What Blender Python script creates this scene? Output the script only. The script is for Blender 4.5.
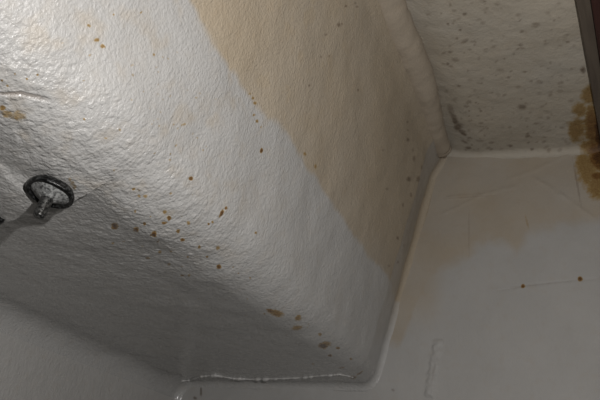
import bpy, bmesh, math, random
import numpy as np
from mathutils import Vector, Matrix

for o in list(bpy.data.objects):
    bpy.data.objects.remove(o, do_unlink=True)
S = bpy.context.scene
COL = S.collection
rnd = random.Random(7)
H = 1.70                      # camera height above the floor (m)

# ------------------------------------------------------------------ camera
_a = Vector((295.0, 360.0, 600.0)).normalized()             # room axis (+Y) in camera coords
_c = Vector((0.90607775, -0.04053928, -0.42116466))         # room +X in camera coords
_z = -(_a.cross(_c))                                        # room +Z in camera coords
M3 = Matrix((_c, _a, _z))                                   # camera coords -> room
right, down, fwd = M3.col[0].copy(), M3.col[1].copy(), M3.col[2].copy()
cam = bpy.data.cameras.new('camera')
cam.lens = 36.0; cam.sensor_width = 36.0; cam.clip_start = 0.01
camo = bpy.data.objects.new('camera', cam); COL.objects.link(camo)
camo.matrix_world = Matrix.Translation((0, 0, H)) @ Matrix((right, -down, -fwd)).transposed().to_4x4()
S.camera = camo

# ------------------------------------------------------------------ light
W = bpy.data.worlds.new('world'); S.world = W; W.use_nodes = True
W.node_tree.nodes['Background'].inputs[0].default_value = (1.0, 0.985, 0.97, 1)
W.node_tree.nodes['Background'].inputs[1].default_value = 0.004
fl = bpy.data.lights.new('flash', 'POINT'); fl.energy = 13.9; fl.shadow_soft_size = 0.006
fl.color = (1.0, 0.972, 0.948)
flo = bpy.data.objects.new('flash', fl); COL.objects.link(flo)
flo.location = Vector((0, 0, H)) + Vector((.10, .03, .118))
S.view_settings.view_transform = 'Standard'; S.view_settings.look = 'None'
S.view_settings.exposure = 0.0; S.view_settings.gamma = 1.0
S.view_settings.use_curve_mapping = False

# ------------------------------------------------------------------ numeric noise
_rs = np.random.RandomState(3)
PERM = np.concatenate([_rs.permutation(256)] * 3).astype(np.int32)
GRAD = _rs.normal(size=(256, 3)); GRAD /= np.linalg.norm(GRAD, axis=1)[:, None]
def noise(p):
    """gradient noise, p (N,3) -> (N,) about -1..1"""
    i = np.floor(p).astype(np.int64); f = p - i; i = (i & 255).astype(np.int32)
    u = f * f * f * (f * (f * 6 - 15) + 10)
    out = np.zeros(len(p))
    for dx in (0, 1):
        wx = u[:, 0] if dx else 1 - u[:, 0]
        for dy in (0, 1):
            wy = u[:, 1] if dy else 1 - u[:, 1]
            for dz in (0, 1):
                wz = u[:, 2] if dz else 1 - u[:, 2]
                h = PERM[PERM[PERM[i[:, 0] + dx] + i[:, 1] + dy] + i[:, 2] + dz]
                g = GRAD[h]
                out += wx * wy * wz * (g[:, 0] * (f[:, 0] - dx) + g[:, 1] * (f[:, 1] - dy) + g[:, 2] * (f[:, 2] - dz))
    return out * 1.6
def fbm(p, scale, octv=3, gain=.5):
    a = 1.0; s = np.zeros(len(p)); t = 0
    for k in range(octv):
        s += a * noise(p * scale * 2 ** k + 17.3 * k); t += a; a *= gain
    return s / t
def sst(e0, e1, x):
    t = np.clip((x - e0) / (e1 - e0), 0, 1); return t * t * (3 - 2 * t)
def gauss(d, r): return np.exp(-(d / r) ** 2)

# ------------------------------------------------------------------ materials
def mat(name): 
    m = bpy.data.materials.new(name); m.use_nodes = True
    nt = m.node_tree; return m, nt, nt.nodes['Principled BSDF']
def nd(nt, t, **kw):
    n = nt.nodes.new(t)
    for k, v in kw.items():
        if k.startswith('i_'):
            n.inputs[int(k[2:]) if k[2:].isdigit() else k[2:].replace('_', ' ')].default_value = v
        else: setattr(n, k, v)
    return n
def mixc(nt, fac, a, b, mode='MIX'):
    n = nt.nodes.new('ShaderNodeMix'); n.data_type = 'RGBA'; n.blend_type = mode
    for sock, v in ((n.inputs[0], fac), (n.inputs[6], a), (n.inputs[7], b)):
        if isinstance(v, (int, float)): sock.default_value = v
        elif isinstance(v, tuple): sock.default_value = v
        else: nt.links.new(v, sock)
    return n.outputs[2]
def mth(nt, op, a, b=None, clamp=False):
    n = nt.nodes.new('ShaderNodeMath'); n.operation = op; n.use_clamp = clamp
    for i, v in enumerate((a, b)):
        if v is None: continue
        if isinstance(v, (int, float)): n.inputs[i].default_value = v
        else: nt.links.new(v, n.inputs[i])
    return n.outputs[0]
def ramp(nt, x, stops):
    n = nt.nodes.new('ShaderNodeValToRGB'); nt.links.new(x, n.inputs[0])
    e = n.color_ramp.elements
    while len(e) < len(stops): e.new(0.5)
    for q, (p, c) in zip(e, stops): q.position = p; q.color = c if isinstance(c, tuple) else (c, c, c, 1)
    return n.outputs[0]
def noi(nt, vec, scale, detail=3, rough=.55, dist=0.0):
    n = nd(nt, 'ShaderNodeTexNoise'); n.inputs['Scale'].default_value = scale
    n.inputs['Detail'].default_value = detail; n.inputs['Roughness'].default_value = rough
    n.inputs['Distortion'].default_value = dist
    nt.links.new(vec, n.inputs['Vector']); return n.outputs['Fac']

ALB = .58
def paint(name, base, rough0, rough1, bump=0.5, fine=330.0, stretch=(1, 1, 1), coarse=110., spec=.5, coat=.0):
    """old paint: colour with stain attributes (yellow, rust, mould, dark) that sit on the surface"""
    m, nt, P = mat(name)
    tc = nd(nt, 'ShaderNodeTexCoord'); vec = tc.outputs['Object']
    mp = nd(nt, 'ShaderNodeMapping'); mp.inputs['Scale'].default_value = stretch
    nt.links.new(vec, mp.inputs[0]); sv = mp.outputs[0]
    at = {k: nd(nt, 'ShaderNodeAttribute', attribute_name=k).outputs['Fac'] for k in ('yellow', 'rust', 'mould', 'gloss')}
    n1 = noi(nt, vec, 9, 4); n2 = noi(nt, sv, fine, 3, .6); n3 = noi(nt, vec, 60, 4, .6); n4 = noi(nt, sv, coarse, 3, .5, .15)
    c = mixc(nt, ramp(nt, n1, [(.35, 0.0), (.7, 1.0)]), base, tuple(v * .93 for v in base[:3]) + (1,))
    c = mixc(nt, mth(nt, 'MULTIPLY', ramp(nt, n3, [(.52, 0.0), (.75, 1.0)]), .14), c, (.60, .47, .31, 1))
    c = mixc(nt, at['yellow'], c, (.93, .785, .595, 1), 'MULTIPLY')
    mo = mth(nt, 'MULTIPLY', at['mould'], ramp(nt, n3, [(.25, .55), (.6, 1.0)]))
    c = mixc(nt, mo, c, (.15, .092, .050, 1))
    n5 = noi(nt, vec, 420, 3)
    rc = ramp(nt, mth(nt, 'ADD', at['rust'], mth(nt, 'MULTIPLY', mth(nt, 'SUBTRACT', n5, .5), .5)),
              [(.38, (.47, .325, .135, 1)), (.72, (.27, .135, .040, 1)), (1.0, (.065, .026, .012, 1))])
    c = mixc(nt, ramp(nt, mth(nt, 'ADD', at['rust'], mth(nt, 'MULTIPLY', mth(nt, 'SUBTRACT', n5, .5), .30)), [(.10, 0.0), (.42, 1.0)]), c, rc)
    c = mixc(nt, 1.0, c, (ALB, ALB, ALB, 1), 'MULTIPLY')          # dull old paint
    nt.links.new(c, P.inputs['Base Color'])
    r = nd(nt, 'ShaderNodeMapRange'); nt.links.new(at['gloss'], r.inputs[0])
    r.inputs[3].default_value = rough1; r.inputs[4].default_value = rough0
    rr = mth(nt, 'ADD', r.outputs[0], mth(nt, 'MULTIPLY', mth(nt, 'SUBTRACT', n3, .5), .25), True)
    nt.links.new(rr, P.inputs['Roughness'])
    P.inputs['Specular IOR Level'].default_value = spec
    nt.links.new(mth(nt, 'MULTIPLY', at['gloss'], coat), P.inputs['Coat Weight']); P.inputs['Coat Roughness'].default_value = .19
    hgt = mth(nt, 'ADD', mth(nt, 'MULTIPLY', n2, .75), mth(nt, 'MULTIPLY', n4, .55))
    b = nd(nt, 'ShaderNodeBump'); b.inputs['Strength'].default_value = bump; b.inputs['Distance'].default_value = .0035
    nt.links.new(hgt, b.inputs['Height']); nt.links.new(b.outputs[0], P.inputs['Normal'])
    return m

M_BULK = paint('gloss_paint_bulkhead', (.72, .715, .70, 1), .24, .58, .60, 400, (1, 1, .9), 190, coat=.9)
M_WALL = paint('matt_paint_wall', (.66, .655, .64, 1), .4, .7, .16, 260, (1, 1, .6), 60, spec=.22)
M_LEFT = paint('matt_paint_left_wall', (.72, .715, .70, 1), .4, .65, .45, 300, (1, 1, .7), 130)
M_CEIL = paint('mouldy_ceiling_paint', (.74, .72, .66, 1), .45, .75, .40, 240, (1, 1, 1), 90)
M_BEAD = paint('painted_plaster_bead', (.68, .63, .56, 1), .4, .6, .35, 240, (1, 1, 1), 70)

# ------------------------------------------------------------------ mesh helpers
def grid_mesh(name, Pts, material, attrs, flip=False, parent=None):
    """Pts (n,m,3) -> one grid mesh with float point attributes"""
    n, m_ = Pts.shape[:2]
    idx = np.arange(n * m_).reshape(n, m_)
    q = np.stack([idx[:-1, :-1], idx[1:, :-1], idx[1:, 1:], idx[:-1, 1:]], -1).reshape(-1, 4)
    if flip: q = q[:, ::-1]
    me = bpy.data.meshes.new(name)
    me.vertices.add(n * m_); me.vertices.foreach_set('co', Pts.reshape(-1).astype(np.float32))
    me.loops.add(q.size); me.loops.foreach_set('vertex_index', q.reshape(-1).astype(np.int32))
    me.polygons.add(len(q)); me.polygons.foreach_set('loop_start', (np.arange(len(q)) * 4).astype(np.int32))
    me.polygons.foreach_set('use_smooth', np.ones(len(q), dtype=bool))
    me.update(calc_edges=True)
    for k, v in attrs.items():
        a = me.attributes.new(k, 'FLOAT', 'POINT'); a.data.foreach_set('value', v.reshape(-1).astype(np.float32))
    me.materials.append(material)
    o = bpy.data.objects.new(name, me); COL.objects.link(o)
    if parent: o.parent = parent
    return o
def normals(Pm):
    du = np.gradient(Pm, axis=0); dv = np.gradient(Pm, axis=1)
    n = np.cross(du, dv); n /= np.maximum(np.linalg.norm(n, axis=2, keepdims=True), 1e-12); return n
def bm_obj(name, bm, material, parent=None, smooth=False):
    me = bpy.data.meshes.new(name); bm.normal_update(); bm.to_mesh(me); bm.free()
    if smooth: me.polygons.foreach_set('use_smooth', [True] * len(me.polygons))
    me.materials.append(material)
    o = bpy.data.objects.new(name, me); COL.objects.link(o)
    if parent: o.parent = parent
    return o
def struct(o, label, cat=None):
    o['kind'] = 'structure'; o['label'] = label
    if cat: o['category'] = cat
def tag(o, label, cat, group=None):
    o['label'] = label; o['category'] = cat
    if group: o['group'] = group

def dense(lo, hi, pieces):
    """sample positions: pieces = [(end, count), ...] from lo"""
    out = [np.array([lo])]; a = lo
    for e, c in pieces:
        out.append(np.linspace(a, e, c + 1)[1:]); a = e
    return np.concatenate(out)

# stains on the surfaces, room metres with z counted from camera height:
# (centre xyz, half axis xyz, half axis xyz, strength), and polylines
#FEATURES
RUST_B = [
 (-0.3795,0.3733,0.1921,0.00357,0.000634,0.000222,-0.00469,0.00603,-0.000551,0.90), (-0.362,0.3819,0.1919,0.00302,0.0002,3.14e-05,-0.00347,0.00475,-0.000438,0.85),
 (-0.3508,0.3937,0.1928,0.00207,0.00151,0.000678,-0.00362,0.00523,-0.000477,0.85), (-0.3301,0.3829,0.2035,0.00121,0.00167,0.000803,-0.00154,0.0027,-0.000977,0.70),
 (-0.3287,0.3741,0.2048,0.00112,0.00147,0.000715,-0.00126,0.00226,-0.000958,0.45), (-0.3356,0.3848,0.1996,0.00173,0.00209,0.000985,-0.00106,0.00182,-0.00066,0.65),
 (-0.3487,0.3754,0.1947,0.00145,0.000724,0.000319,-0.00186,0.00273,-0.000478,0.70), (-0.3335,0.4038,0.2008,0.00118,0.00157,0.000728,-0.00157,0.00275,-0.000879,0.65),
 (-0.338,0.4191,0.1989,0.00123,0.00258,0.000678,-0.00157,0.00222,-0.000882,0.75), (-0.3231,0.4023,0.2079,0.00111,0.00166,0.000794,-0.00118,0.00232,-0.00106,0.40),
 (-0.3335,0.4412,0.2016,0.000896,0.00127,0.000564,-0.00145,0.00257,-0.000521,0.55), (-0.325,0.4594,0.2087,0.00103,0.00251,0.00112,-0.00157,0.00321,-0.00114,0.42),
 (-0.3378,0.4873,0.2,0.00173,0.00186,0.000784,-0.00178,0.00364,-0.00127,0.80), (-0.395,0.445,0.1917,0.00257,0.000648,0.00028,-0.002,0.00299,-0.00057,0.60),
 (-0.3732,0.4345,0.1936,0.00175,0.000503,0.000215,-0.00219,0.00331,-0.000452,0.55), (-0.3612,0.4353,0.1943,0.00158,0.000245,0.000101,-0.00151,0.00244,-0.000503,0.55),
 (-0.3802,0.4611,0.1921,0.0019,0.000419,0.000185,-0.00213,0.00336,-0.000577,0.60), (-0.3826,0.4904,0.1912,0.00191,0.000336,0.00016,-0.00169,0.00271,-0.000299,0.90),
 (-0.3749,0.4912,0.1916,0.0015,0.000195,9.79e-05,-0.00182,0.00296,-0.000308,0.60), (-0.3519,0.4512,0.1955,0.001,0.000553,0.000239,-0.00127,0.00213,-0.000366,0.50),
 (-0.3378,0.4628,0.2009,0.000917,0.00102,0.00044,-0.00136,0.00245,-0.000453,0.50), (-0.3586,0.4102,0.1935,0.0013,0.000242,9.5e-05,-0.00204,0.00278,0.000177,0.55),
 (-0.3067,0.3685,0.2342,0.000596,0.002,0.00113,-0.000529,0.00142,-0.00127,0.80), (-0.3068,0.4261,0.2294,0.000166,0.00241,0.000322,-0.00184,0.000462,-0.00412,0.85),
 (-0.3048,0.4277,0.2359,9.55e-05,0.00191,0.000295,-0.000537,-4.96e-05,-0.00168,0.70), (-0.3296,0.3456,0.2053,0.00142,0.00189,0.000962,-0.000915,0.00154,-0.000647,0.40),
 (-0.3315,0.3324,0.2047,0.001,0.00113,0.000579,-0.000915,0.00142,-0.000479,0.50), (-0.3328,0.3422,0.2036,0.00112,0.00105,0.000521,-0.00112,0.00187,-0.000829,0.40),
 (-0.3444,0.3552,0.1966,0.00103,0.00075,0.000351,-0.00152,0.00216,-0.00037,0.40), (-0.4061,0.4041,0.1897,0.00137,0.000362,0.00015,-0.00235,0.00288,-1.8e-05,0.50),
 (-0.3134,0.4242,0.2195,0.000604,0.00147,0.000712,-0.000716,0.00156,-0.000782,0.50), (-0.3157,0.4221,0.2165,0.000507,0.00113,0.000541,-0.000497,0.00114,-0.000682,0.80),
 (-0.3373,0.6269,0.1975,0.00564,0.0125,0.0017,-0.00427,0.00741,-0.00231,0.55), (-0.3396,0.6148,0.197,0.00264,0.00512,0.000987,-0.00211,0.00392,-0.00095,0.72),
 (-0.3245,0.6624,0.2041,0.0037,0.0023,0.00269,-0.00161,0.00755,-0.00124,0.50), (-0.3346,0.6851,0.1979,0.00669,0.00458,0.00267,-0.00294,0.00828,-0.00124,0.48),
 (-0.3312,0.7691,0.1986,0.00422,0.00774,0.00186,-0.00396,0.00988,-0.00166,0.92), (-0.3262,0.7669,0.2011,0.005,0.00925,0.00297,-0.00308,0.00882,-0.00188,0.50),
 (-0.3224,0.7328,0.2045,0.00157,0.00368,0.0012,-0.00177,0.00514,-0.00156,0.40), (-0.3355,0.8096,0.196,0.00244,0.00231,0.000794,-0.00148,0.00418,-0.000577,0.90),
 (-0.3436,0.8804,0.1952,0.00551,-0.0011,0.000831,-0.00153,0.00484,-0.000118,0.95), (-0.3472,0.9485,0.1964,0.00592,-0.000454,0.000864,-0.00351,0.0114,-0.000496,0.95),
 (-0.3313,0.9347,0.2018,0.00584,-0.00226,0.00359,-0.000499,0.00372,-7.84e-05,0.90), (-0.3803,0.8554,0.1922,0.00203,0.00027,0.000221,-0.00197,0.00498,-0.000317,0.60),
 (-0.3206,0.7991,0.205,0.00162,0.0043,0.00132,-0.00111,0.00346,-0.000977,0.70), (-0.3206,0.857,0.2046,0.00105,0.00313,0.000905,-0.00127,0.00418,-0.0011,0.60),
 (-0.3013,0.2132,0.2656,0.000148,0.00174,0.000498,-0.000262,3.4e-05,-0.00126,0.50), (-0.3014,0.2238,0.262,0.00032,0.0017,0.00147,-0.000251,0.000902,-0.00126,0.60),
 (-0.3011,0.23,0.2619,0.000216,0.0023,0.0006,-0.000322,1.84e-06,-0.0017,0.50), (-0.2971,0.2253,0.2867,0.000158,0.000809,0.000747,-0.000124,0.000476,-0.000672,0.50),
 (-0.2938,0.2442,0.3062,0.000102,0.000951,0.000903,-0.000109,0.00049,-0.000722,0.50), (-0.2962,0.2723,0.2896,0.000166,0.00147,0.00124,-0.00011,0.000681,-0.00111,0.50),
 (-0.3173,0.2508,0.2154,0.000464,0.000815,0.000523,-0.000454,0.000832,-0.000663,0.50), (-0.3043,0.2254,0.2503,0.000227,0.000866,0.000704,-0.000142,0.000538,-0.000773,0.35),
 (-0.292,0.4455,0.3112,0.000276,0.00274,0.00137,-0.000484,0.00102,-0.00265,0.85), (-0.2879,0.4029,0.3451,0.000316,0.00235,0.00173,-0.000206,0.000991,-0.00131,0.50),
 (-0.2881,0.4085,0.3432,0.000414,0.00275,0.00199,-0.000229,0.00115,-0.00157,0.50), (-0.2895,0.4138,0.3326,0.000244,0.00217,0.00153,-0.000125,0.0008,-0.00124,0.55),
 (-0.2894,0.4213,0.3306,0.000401,0.00285,0.00196,-0.000155,0.00106,-0.00168,0.50), (-0.2891,0.4303,0.3294,0.000244,0.00176,0.00119,-0.000125,0.000689,-0.000985,0.45),
 (-0.2879,0.3964,0.3451,0.00026,0.00205,0.00154,-0.000178,0.00086,-0.00115,0.40), (-0.2846,0.5248,0.3564,0.000466,0.00391,0.00244,-0.000227,0.00134,-0.00187,0.42),
 (-0.2838,0.5552,0.3579,0.000295,0.00409,0.00246,-0.00033,0.00187,-0.00248,0.42), (-0.3047,0.49,0.2393,0.000354,0.00231,0.00109,-0.000266,0.00106,-0.00121,0.45),
 (-0.3271,0.534,0.2066,0.000643,0.00139,0.000559,-0.000839,0.0019,-0.000652,0.45), (-0.3438,0.2089,0.1978,0.00177,0.00104,0.000534,-0.00161,0.00176,-0.000632,0.55),
 (-0.3409,0.2195,0.1986,0.00367,0.00464,0.00143,-0.00358,0.00332,-0.00167,0.36), (-0.3453,0.2143,0.197,0.00308,0.00354,0.00102,-0.00293,0.00256,-0.00104,0.36),
 (-0.3298,0.1921,0.2053,0.000419,0.000515,0.000346,-0.00055,0.000694,-0.000407,0.50), (-0.3214,0.2016,0.2128,0.000341,0.000594,0.000423,-0.000439,0.000654,-0.000475,0.50),
 (-0.3171,0.2044,0.2177,0.000363,0.000593,0.000422,-0.000378,0.000625,-0.000512,0.50), (-0.3305,0.1973,0.2051,0.000408,0.000475,0.000311,-0.000644,0.000732,-0.000301,0.40),
 (-0.3224,0.1935,0.2105,0.000369,0.000492,0.00034,-0.000518,0.000655,-0.000356,0.40), (-0.3013,0.3672,0.2624,0.000215,0.00134,0.000837,-0.000126,0.000607,-0.000867,0.45),
 (-0.308,0.3378,0.2343,0.000313,0.00139,0.000837,-0.000305,0.000873,-0.000909,0.35), (-0.3108,0.2792,0.2247,0.00036,0.00104,0.00067,-0.000489,0.000934,-0.000673,0.35),
 (-0.3,0.2631,0.2625,0.00014,0.00148,0.00118,-0.000153,0.000728,-0.0011,0.35), (-0.3599,0.2996,0.1915,0.0018,0.000757,0.000325,-0.00244,0.0029,-0.000483,0.33),
 (-0.3566,0.29,0.1921,0.00121,0.000936,0.000467,-0.00251,0.0028,-0.000186,0.33), (-0.3586,0.2957,0.1919,0.00205,0.000981,0.000438,-0.00307,0.00357,-0.000481,0.30),
 (-0.3033,0.3007,0.244,0.000254,0.000618,0.00114,-5.78e-05,0.00078,-0.000113,0.28), (-0.2929,0.3545,0.3079,0.000259,0.00223,0.00154,-0.000107,0.000412,-0.000681,0.26),
 (-0.3031,0.3088,0.2481,-4.59e-07,0.00121,0.000364,-0.000245,1.13e-05,-0.0013,0.35), (-0.2984,0.2888,0.2741,9.31e-05,0.00122,0.000558,-0.000161,0.000165,-0.00104,0.36),
 (-0.2994,0.2997,0.2674,0.000144,0.00158,0.00116,-0.000155,0.000599,-0.00083,0.25), (-0.302,0.2723,0.2465,0.000303,0.00169,0.0011,-0.000164,0.000546,-0.000948,0.27),
 (-0.2953,0.3318,0.2929,0.000274,0.00217,0.00158,-0.000178,0.00072,-0.000999,0.29), (-0.3014,0.2444,0.2577,9.51e-05,0.00082,0.000267,-0.00013,5.26e-05,-0.000755,0.23),
 (-0.3003,0.3693,0.2674,0.000249,0.00128,0.00086,-0.000151,0.000699,-0.000792,0.27), (-0.3004,0.323,0.2667,0.000155,0.00147,0.000768,-0.000151,0.000289,-0.00066,0.26),
 (-0.317,0.2757,0.2159,0.000123,0.00104,8.22e-05,-0.000478,0.000184,-0.000738,0.24), (-0.302,0.3292,0.2595,0.000344,0.0014,0.00161,-0.000108,0.00106,-0.000448,0.27),
 (-0.3068,0.3349,0.2382,1.86e-05,0.000983,0.000174,-0.00029,-7.91e-05,-0.00114,0.37), (-0.3004,0.3335,0.2666,0.000334,0.00206,0.00168,-0.000185,0.000917,-0.000769,0.37),
 (-0.301,0.2176,0.2664,0.000165,0.000729,0.000729,-6.48e-05,0.000365,-0.000451,0.24), (-0.3294,0.2563,0.2035,0.000859,-0.000107,0.00049,-0.000115,0.000602,-8.05e-05,0.25),
 (-0.2971,0.2832,0.2817,5.12e-05,0.00115,0.000172,-0.000126,-0.000153,-0.000725,0.29), (-0.3027,0.3008,0.248,2.96e-05,0.000916,0.000435,-0.000155,0.000226,-0.000621,0.24),
 (-0.3012,0.355,0.267,0.000263,0.000743,0.00108,-4.54e-05,0.0016,-0.000384,0.30), (-0.2969,0.2796,0.2831,0.000312,0.00144,0.00192,-3.74e-05,0.000788,-0.000405,0.29),
 (-0.3012,0.3479,0.2666,1.74e-05,0.00145,0.000443,-0.000304,1.62e-05,-0.00136,0.30), (-0.301,0.331,0.2639,0.000261,0.000802,0.000955,-7.25e-05,0.000759,-0.00031,0.36),
 (-0.3021,0.3046,0.2518,-7.3e-05,0.00223,0.000291,-0.000176,-0.000295,-0.0011,0.28), (-0.2943,0.3337,0.2986,0.000276,0.00203,0.00153,-0.000153,0.000696,-0.000929,0.23),
 (-0.3173,0.3612,0.2159,0.000907,0.00125,0.0011,-0.000449,0.00148,-0.000625,0.33), (-0.295,0.2868,0.2976,0.000157,0.00194,0.00119,-9.21e-05,0.000234,-0.000977,0.33),
 (-0.3292,0.3364,0.2059,0.000183,0.00212,-6.48e-05,-0.000536,0.000255,-0.000404,0.37), (-0.3003,0.2789,0.2591,-1.66e-05,0.00199,0.000327,-6.6e-05,-0.000191,-0.00076,0.33),
 (-0.302,0.3228,0.259,1.73e-05,0.00198,0.000801,-0.000192,0.000153,-0.00102,0.37), (-0.3014,0.2923,0.2531,-2.04e-05,0.00218,0.000584,-7.35e-05,-7.36e-05,-0.000639,0.24),
 (-0.2935,0.2918,0.3086,0.000164,0.00206,0.000664,-0.000204,-6.77e-05,-0.00112,0.25), (-0.2994,0.2587,0.268,0.000207,0.0016,0.00138,-7.4e-05,0.000572,-0.000851,0.30),
 (-0.3011,0.3036,0.2581,4.77e-06,0.00176,0.000493,-0.000153,-8e-05,-0.00102,0.32), (-0.305,0.3359,0.2471,0.000274,0.000966,0.00179,-6.97e-05,0.00127,-7.95e-05,0.35),
 (-0.2994,0.2929,0.2676,9.87e-05,0.00157,0.000586,-0.00014,5.55e-05,-0.000889,0.27), (-0.3095,0.3203,0.23,0.000779,0.000794,0.00149,-0.000145,0.000819,-0.000115,0.32),
 (-0.2958,0.32,0.2914,0.000132,0.00156,0.000628,-0.000201,7.18e-05,-0.00136,0.23), (-0.2983,0.3053,0.2745,0.000164,0.00109,0.000943,-0.000173,0.000855,-0.000793,0.35),
 (-0.3104,0.3812,0.225,0.000316,0.001,0.000544,-0.000263,0.000646,-0.000478,0.27), (-0.3057,0.2034,0.2419,0.000297,0.000803,0.00106,-6.69e-05,0.000366,-0.000251,0.31),
 (-0.3084,0.2316,0.2334,0.000367,0.000596,0.00087,-4.65e-05,0.000456,-0.000262,0.36), (-0.3176,0.2751,0.2151,0.000464,0.00162,0.000557,-0.000476,0.000544,-0.000686,0.32),
 (-0.3289,0.3037,0.2053,0.000768,0.000502,0.000601,-0.000731,0.00157,-0.000349,0.36), (-0.2954,0.2815,0.2946,9.84e-05,0.00141,0.000644,-8.59e-05,4.38e-05,-0.000737,0.28),
 (-0.3001,0.2701,0.2619,4.58e-05,0.00085,0.000301,-7.16e-05,-2.37e-06,-0.000714,0.25), (-0.3218,0.6899,0.2052,0.000526,0.0012,0.000409,-0.000606,0.00167,-0.000488,0.37),
 (-0.4065,0.5615,0.1903,0.00137,0.000143,9.31e-05,-0.000998,0.00165,-0.000108,0.51), (-0.3701,0.4696,0.1928,0.000614,0.000179,7.85e-05,-0.00104,0.0017,-0.00027,0.56),
 (-0.36,0.7088,0.1941,0.00147,1.3e-05,8.53e-05,-0.00136,0.00306,-0.000124,0.39), (-0.3302,0.5143,0.2039,0.000596,0.00111,0.000457,-0.0006,0.00129,-0.000402,0.59),
 (-0.3806,0.4057,0.1919,0.000864,0.000263,0.00011,-0.00118,0.00157,-5.96e-05,0.54), (-0.3768,0.6246,0.1923,0.00145,7.6e-05,8.61e-05,-0.0011,0.00208,-1.47e-05,0.50),
 (-0.3253,0.6956,0.2028,0.000697,0.00138,0.00047,-0.000599,0.00159,-0.00036,0.41), (-0.323,0.3908,0.2088,0.000484,0.000813,0.000397,-0.000319,0.000637,-0.000331,0.45),
 (-0.3091,0.5924,0.2274,0.000235,0.00139,0.00055,-0.000271,0.000826,-0.000506,0.35), (-0.3389,0.3694,0.1983,0.000555,0.000484,0.000227,-0.000453,0.000737,-0.000244,0.59),
 (-0.3475,0.5708,0.1955,0.000636,0.000408,0.000167,-0.000589,0.00121,-0.000213,0.59), (-0.4058,0.9844,0.1932,0.00142,-6.98e-05,0.000105,-0.000875,0.00245,-0.000363,0.41),
 (-0.3541,0.4059,0.1931,0.000873,0.000406,0.000176,-0.00117,0.00168,-7.16e-05,0.54), (-0.3815,0.4177,0.1925,0.00114,0.00017,6.67e-05,-0.000667,0.000964,-0.000154,0.55),
 (-0.3952,0.6998,0.192,0.00125,0.000118,0.000104,-0.00147,0.00297,-8.58e-05,0.42), (-0.3737,0.5672,0.1924,0.000758,0.000101,5.96e-05,-0.000977,0.00177,-0.000129,0.38),
 (-0.3927,0.403,0.1907,0.00118,0.000154,5.59e-05,-0.0011,0.00135,6.2e-05,0.57), (-0.3488,0.6196,0.194,0.00117,0.00051,0.000219,-0.00113,0.0024,-0.000266,0.53),
 (-0.329,0.4998,0.2052,0.000573,0.000871,0.000366,-0.000467,0.00105,-0.000454,0.49), (-0.4089,0.6182,0.1892,0.00109,0.000183,0.000107,-0.000895,0.00158,-7.25e-05,0.39),
 (-0.4317,0.9356,0.1899,0.00132,3.43e-06,0.000109,-0.00122,0.00286,4.54e-05,0.52), (-0.3327,0.6888,0.1985,0.000712,0.000895,0.000316,-0.00058,0.00146,-0.000251,0.57),
 (-0.4109,0.4119,0.1894,0.00115,0.000209,8.45e-05,-0.001,0.00122,5.64e-06,0.39), (-0.3622,0.7495,0.1937,0.00132,2.15e-05,8.71e-05,-0.00107,0.00248,-2.93e-05,0.53),
 (-0.3546,0.3941,0.1924,0.000812,0.000384,0.000167,-0.00115,0.00163,-0.000118,0.53)]
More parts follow.
